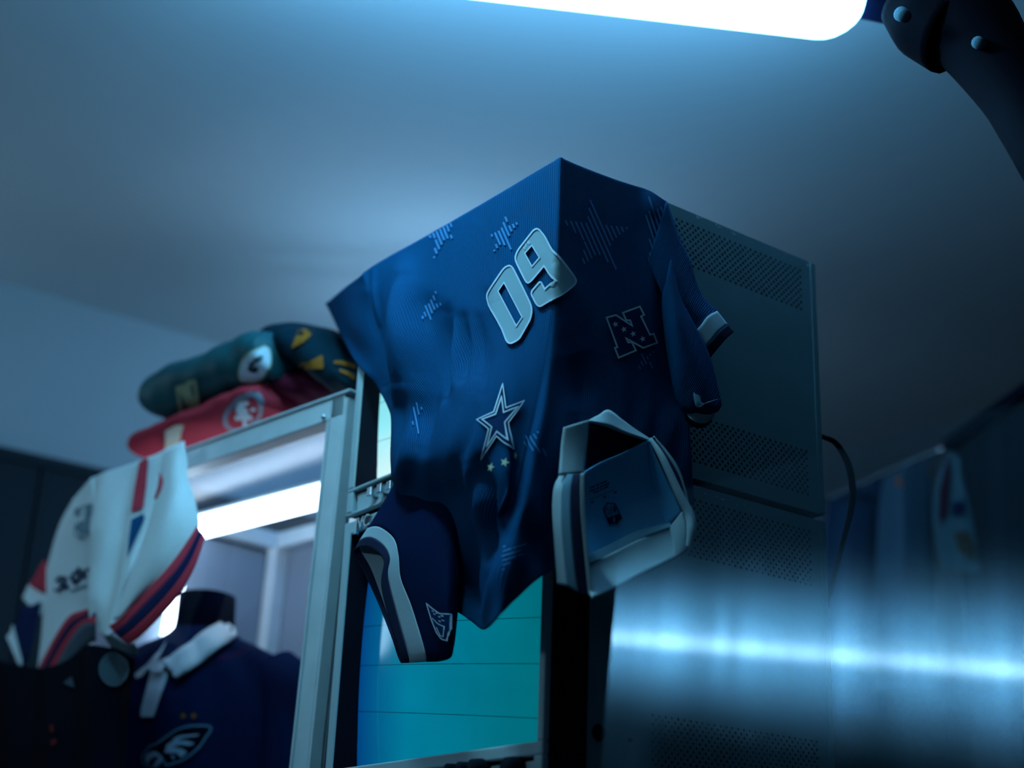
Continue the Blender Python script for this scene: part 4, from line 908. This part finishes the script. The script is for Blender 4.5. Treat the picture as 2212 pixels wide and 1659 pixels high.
# marks printed on the shaded side: faded block and slanted lettering
lay('faded_print', [tri_poly(cD([(735,810),(930,740),(930,960),(880,1040),(830,1100),(740,1110)]), step=8)], wsv, mat('faded_blue', (0.20,0.29,0.36), .8), wj, .004)
lay('lettering', [ribbon(cD(q), 6.5, False, 5) for q in ([(660,1480),(590,1470),(560,1510),(620,1550),(590,1600),(540,1590)], [(620,1490),(660,1560),(640,1590)], [(700,1470),(740,1530),(790,1460),(740,1420),(700,1480)], [(770,1370),(790,1500)], [(820,1400),(830,1480)], [(850,1410),(900,1370),(910,1440)], [(900,1350),(940,1320)])], wsv, INK, wj, .004)
lay('small_line', [ribbon(cD([(700,1610),(900,1520)]), 5)], wsv, mat('faded_blue'  , (0,0,0)), wj, .004)

# ------------------------------------------------------------------ dark garments at the lower left
dj = thing('hanging_jersey', 'very dark jersey with a grey round badge hanging below the white jersey', 'jersey', CS(180, 1500, -.05))
drow = [[CS(-30,1420,-.02), CS(60,1440,-.04), CS(120,1440,-.05), CS(170,1400,-.06), CS(235,1398,-.06), CS(300,1425,-.04)], [CS(-30,1530,-.03), CS(60,1530,-.05), CS(120,1520,-.06), CS(175,1500,-.07), CS(235,1480,-.07), CS(292,1490,-.05)],
        [CS(-30,1620,-.03), CS(60,1610,-.06), CS(120,1600,-.07), CS(175,1590,-.07), CS(228,1580,-.07), CS(272,1590,-.05)], [CS(-30,1760,-.03), CS(60,1760,-.06), CS(120,1755,-.07), CS(170,1750,-.07), CS(225,1740,-.07), CS(262,1750,-.05)]]
Gd = surf(drow, 60, 50); pxd, pyd = prj(Gd); Gd += nC * (.010*np.sin(pxd*.07))[..., None]
db = grid_mesh('front_panel', Gd, mat('near_black_fabric', (0.0012, 0.002, 0.007), .9), dj, solid=.003)
dbv = bvh_of(db)
bd = lay('round_badge', [tri_poly([(250 + 31*math.cos(a), 1448 + 35*math.sin(a)) for a in np.linspace(0, 2*math.pi, 30, endpoint=False)], step=10)], dbv, mat('badge_grey', (0.045, 0.075, 0.095), .8), dj, .004)
lay('badge_ring', [ribbon([(250 + 31*math.cos(a), 1448 + 35*math.sin(a)) for a in np.linspace(0, 2*math.pi, 40, endpoint=False)], 3, True)], dbv, mat('badge_rim', (0.08, 0.11, 0.14), .8), bd, .006)
lay('red_tag', [tri_poly([(109,1568),(118,1566),(120,1580),(112,1584)]), tri_poly([(112,1600),(124,1596),(126,1606),(114,1612)])], dbv, mat('deep_red_tag', (0.12, 0.012, 0.015), .8), dj, .004)
lay('pale_tag', [tri_poly([(140,1476),(158,1462),(165,1486),(152,1482)])], dbv, mat('dim_grey_tag', (0.05, 0.07, 0.09), .8), dj, .004)

# ------------------------------------------------------------------ right background: dark cabinet, hung jerseys
q0 = at(2052, 962, 4.4); qd = ray(300, 2025); qd = unit([-qd[0], -qd[1], 0])
# direction of the cabinet's top edge as it comes forward
best = None
for a in np.linspace(0, 2*math.pi, 721):
    d = np.array([math.cos(a), math.sin(a), 0]); x, y_ = prj(q0 + d*.3)
    e = abs(math.atan2(y_ - 962, x - 2052) - math.atan2(850 - 962, 2212 - 2052))
    if best is None or e < best[0]: best = (e, d)
qd = best[1]; qn = np.array([-qd[1], qd[0], 0])
if np.dot(qn, CAM - q0) < 0: qn = -qn
cabt = thing('wardrobe_cabinet', 'tall dark cabinet at the right edge with blurred garments hung on its corner', 'cabinet', np.array([q0[0], q0[1], 0]))
m = MB(); m.bar(q0 + qd*.6 - qn*.22 - UPV*.012, q0 + qd*.6 - qn*.22 - UPV*(q0[2]), qd*.6, qn*.21); m.build('carcass', DARKW, cabt, bevel=.004)
m = MB(); m.bar(q0 - qd*.01, q0 + qd*1.21, qn*.02, UPV*.015); m.build('top_rail', DARKIN, cabt)
for k in range(2):
    m = MB(); m.bar(q0 + qd*(.305 + .595*k) - UPV*.08, q0 + qd*(.305 + .595*k) - UPV*(q0[2] - .06), qd*.288, qn*.006); dr = m.build('door', DARKW, cabt, bevel=.003)
    h = q0 + qd*(.56 + .10*k) - UPV*.9 + qn*.015; capped('handle', tube_path([h, h - UPV*.15], .006, 8, 4), CHROME, dr)
def hung(name, label, rws, material, nu=40, nv=50, amp=.012, freq=.1):
    Gx = surf([[at(*p) for p in r_] for r_ in rws], nu, nv); x, _ = prj(Gx); Gx = Gx + qn * (amp*np.sin(x*freq))[..., None]
    t = thing(name, label, 'jersey', Gx[0, nu//2], 'jerseys hung at the right'); b = grid_mesh('front_panel', Gx, material, t, solid=.003); return t, b
h1, hb1 = hung('hung_jersey', 'pale jersey with dark red sleeve hung on the cabinet corner, out of focus', [[(2046,975,4.055),(2060,985,4.052),(2078,1000,4.052)], [(2030,1050,4.055),(2062,1060,4.05),(2096,1070,4.052)], [(2025,1130,4.055),(2066,1140,4.05),(2106,1150,4.052)], [(2040,1230,4.055),(2078,1235,4.05),(2112,1235,4.052)]], mat('grey_teal_fabric', (0.13, 0.22, 0.26), .85))
hv = bvh_of(hb1)
lay('red_sleeve', [tri_poly([(2048,980),(2052,1020),(2044,1110),(2026,1130),(2028,1060)], step=10)], hv, mat('wine_fabric', (0.10,0.008,0.03), .8), h1, .006)
lay('printed_mark', [tri_poly([(2060,1150),(2088,1146),(2106,1180),(2100,1210),(2070,1190)], step=10)], hv, mat('brown_print', (0.12,0.07,0.04), .8), h1, .006)
lay('printed_mark', [tri_poly([(2055,1085),(2082,1080),(2082,1110),(2056,1114)], step=10)], hv, NAVYF, h1, .006)
h2, hb2 = hung('hung_jersey', 'grey blue jersey with a small orange tag hung behind the glossy sheet', [[(1912,1032,4.5),(1950,1010,4.48),(2010,992,4.5)], [(1905,1120,4.5),(1960,1120,4.46),(2022,1110,4.5)], [(1900,1300,4.5),(1960,1300,4.46),(2030,1290,4.5)], [(1895,1500,4.5),(1960,1500,4.46),(2030,1500,4.5)]], mat('slate_fabric', (0.07, 0.13, 0.19), .85))
hv2 = bvh_of(hb2)
lay('orange_tag', [tri_poly([(1998,990),(2010,994),(2014,1018),(2004,1026),(1998,1010)], step=10)], hv2, mat('orange_tag', (0.45,0.12,0.03), .7), h2, .006)
lay('orange_tag', [tri_poly([(1930,1022),(1944,1026),(1952,1050),(1940,1048)], step=10)], hv2, mat('orange_tag', (0,0,0)), h2, .006)
hung('hung_jersey', 'dark blue jersey hung just right of the monitors beyond the cable', [[(1790,1082,4.9),(1850,1058,4.9),(1912,1032,4.9)], [(1785,1160,4.9),(1850,1150,4.86),(1915,1140,4.9)], [(1785,1320,4.9),(1850,1310,4.86),(1915,1300,4.9)], [(1785,1550,4.9),(1850,1550,4.86),(1915,1540,4.9)]], mat('deep_blue_fabric', (0.012, 0.04, 0.10), .85))
rl = tag(capped('garment_rail', tube_path([at(1780,1084,4.95), at(1905,1026,4.7), at(2050,964,4.42)], .010, 10, 12), CHROME), 'thin metal garment rail carrying the blurred jerseys at the right', 'rail')

# ------------------------------------------------------------------ glossy clear sheet in the foreground right
su = unit(np.cross(sn, (0, 0, 1))); 
if np.dot(su, ray(2212, 829) - ray(0, 829)) < 0: su = -su
sv = np.cross(su, sn); sv = sv if sv[2] > 0 else -sv
def sheet_mat():
    m = bpy.data.materials.new('scuffed_clear_acrylic'); m.use_nodes = True; nt = m.node_tree; N = nt.nodes; N.clear(); L = nt.links
    uv = N.new('ShaderNodeUVMap'); mp = N.new('ShaderNodeMapping'); mp.inputs['Scale'].default_value = (16, 0.0, 1); L.new(uv.outputs[0], mp.inputs[0])
    no = N.new('ShaderNodeTexNoise'); no.inputs['Scale'].default_value = 1.0; no.inputs['Detail'].default_value = 5; no.inputs['Roughness'].default_value = .6; L.new(mp.outputs[0], no.inputs['Vector'])
    rr = N.new('ShaderNodeMapRange'); rr.inputs[1].default_value = .3; rr.inputs[2].default_value = .7; rr.inputs[3].default_value = .30; rr.inputs[4].default_value = 1.1; L.new(no.outputs[0], rr.inputs[0])
    tg = N.new('ShaderNodeTangent'); tg.direction_type = 'UV_MAP'
    t = N.new('ShaderNodeBsdfTransparent'); t.inputs[0].default_value = (.96, .98, .99, 1)
    g = N.new('ShaderNodeBsdfAnisotropic') if hasattr(bpy.types, 'ShaderNodeBsdfAnisotropic') else N.new('ShaderNodeBsdfGlossy')
    g.distribution = 'BECKMANN'; g.inputs['Color'].default_value = (.35, .72, 1, 1); g.inputs['Roughness'].default_value = .112; g.inputs['Anisotropy'].default_value = .60; g.inputs['Rotation'].default_value = SHEET_ROT
    L.new(tg.outputs[0], g.inputs['Tangent'])
    g2 = N.new('ShaderNodeBsdfAnisotropic') if hasattr(bpy.types, 'ShaderNodeBsdfAnisotropic') else N.new('ShaderNodeBsdfGlossy'); g2.inputs['Roughness'].default_value = .05
    a = N.new('ShaderNodeMath'); a.operation = 'MULTIPLY'; a.inputs[1].default_value = SHEET_HAZE; L.new(rr.outputs[0], a.inputs[0])
    b = N.new('ShaderNodeMath'); b.operation = 'MULTIPLY'; b.inputs[1].default_value = SHEET_GLOSS; L.new(rr.outputs[0], b.inputs[0])
    m1 = N.new('ShaderNodeMixShader'); L.new(a.outputs[0], m1.inputs[0]); L.new(t.outputs[0], m1.inputs[1]); L.new(g.outputs[0], m1.inputs[2])
    m2 = N.new('ShaderNodeMixShader'); L.new(b.outputs[0], m2.inputs[0]); L.new(m1.outputs[0], m2.inputs[1]); L.new(g2.outputs[0], m2.inputs[2])
    o = N.new('ShaderNodeOutputMaterial'); L.new(m2.outputs[0], o.inputs[0]); return m
SHEET_ROT, SHEET_HAZE, SHEET_GLOSS = 0.0, 0.20, 0.06
def SH(px, py): return onP(px, py, sp0, sn)
left = float(np.dot(SH(1320, 1400) - sp0, su)); top = float(np.dot(SH(1700, 1000) - sp0, sv))
z_at = lambda v: sp0[2] + sv[2]*v
vb = (0.02 - sp0[2]) / sv[2]
ns, G_ = 40, []
for v in np.linspace(vb, top, 12): G_.append([sp0 + su*(left + (1.1 - left)*t) + sv*v for t in np.linspace(0, 1, ns)])
G_ = np.array(G_)
sh_t = thing('acrylic_sheet', 'clear glossy plastic sheet at the lower right mirroring a bright tube lamp', 'panel', sp0 + su*.4 + sv*vb)
so_ = grid_mesh('sheet', G_, sheet_mat(), sh_t)
m = MB(); m.bar(sp0 + su*left + sv*(vb - .012), sp0 + su*1.1 + sv*(vb - .012), sn*.03, sv*.012); m.build('base_rail', DARKW, sh_t)
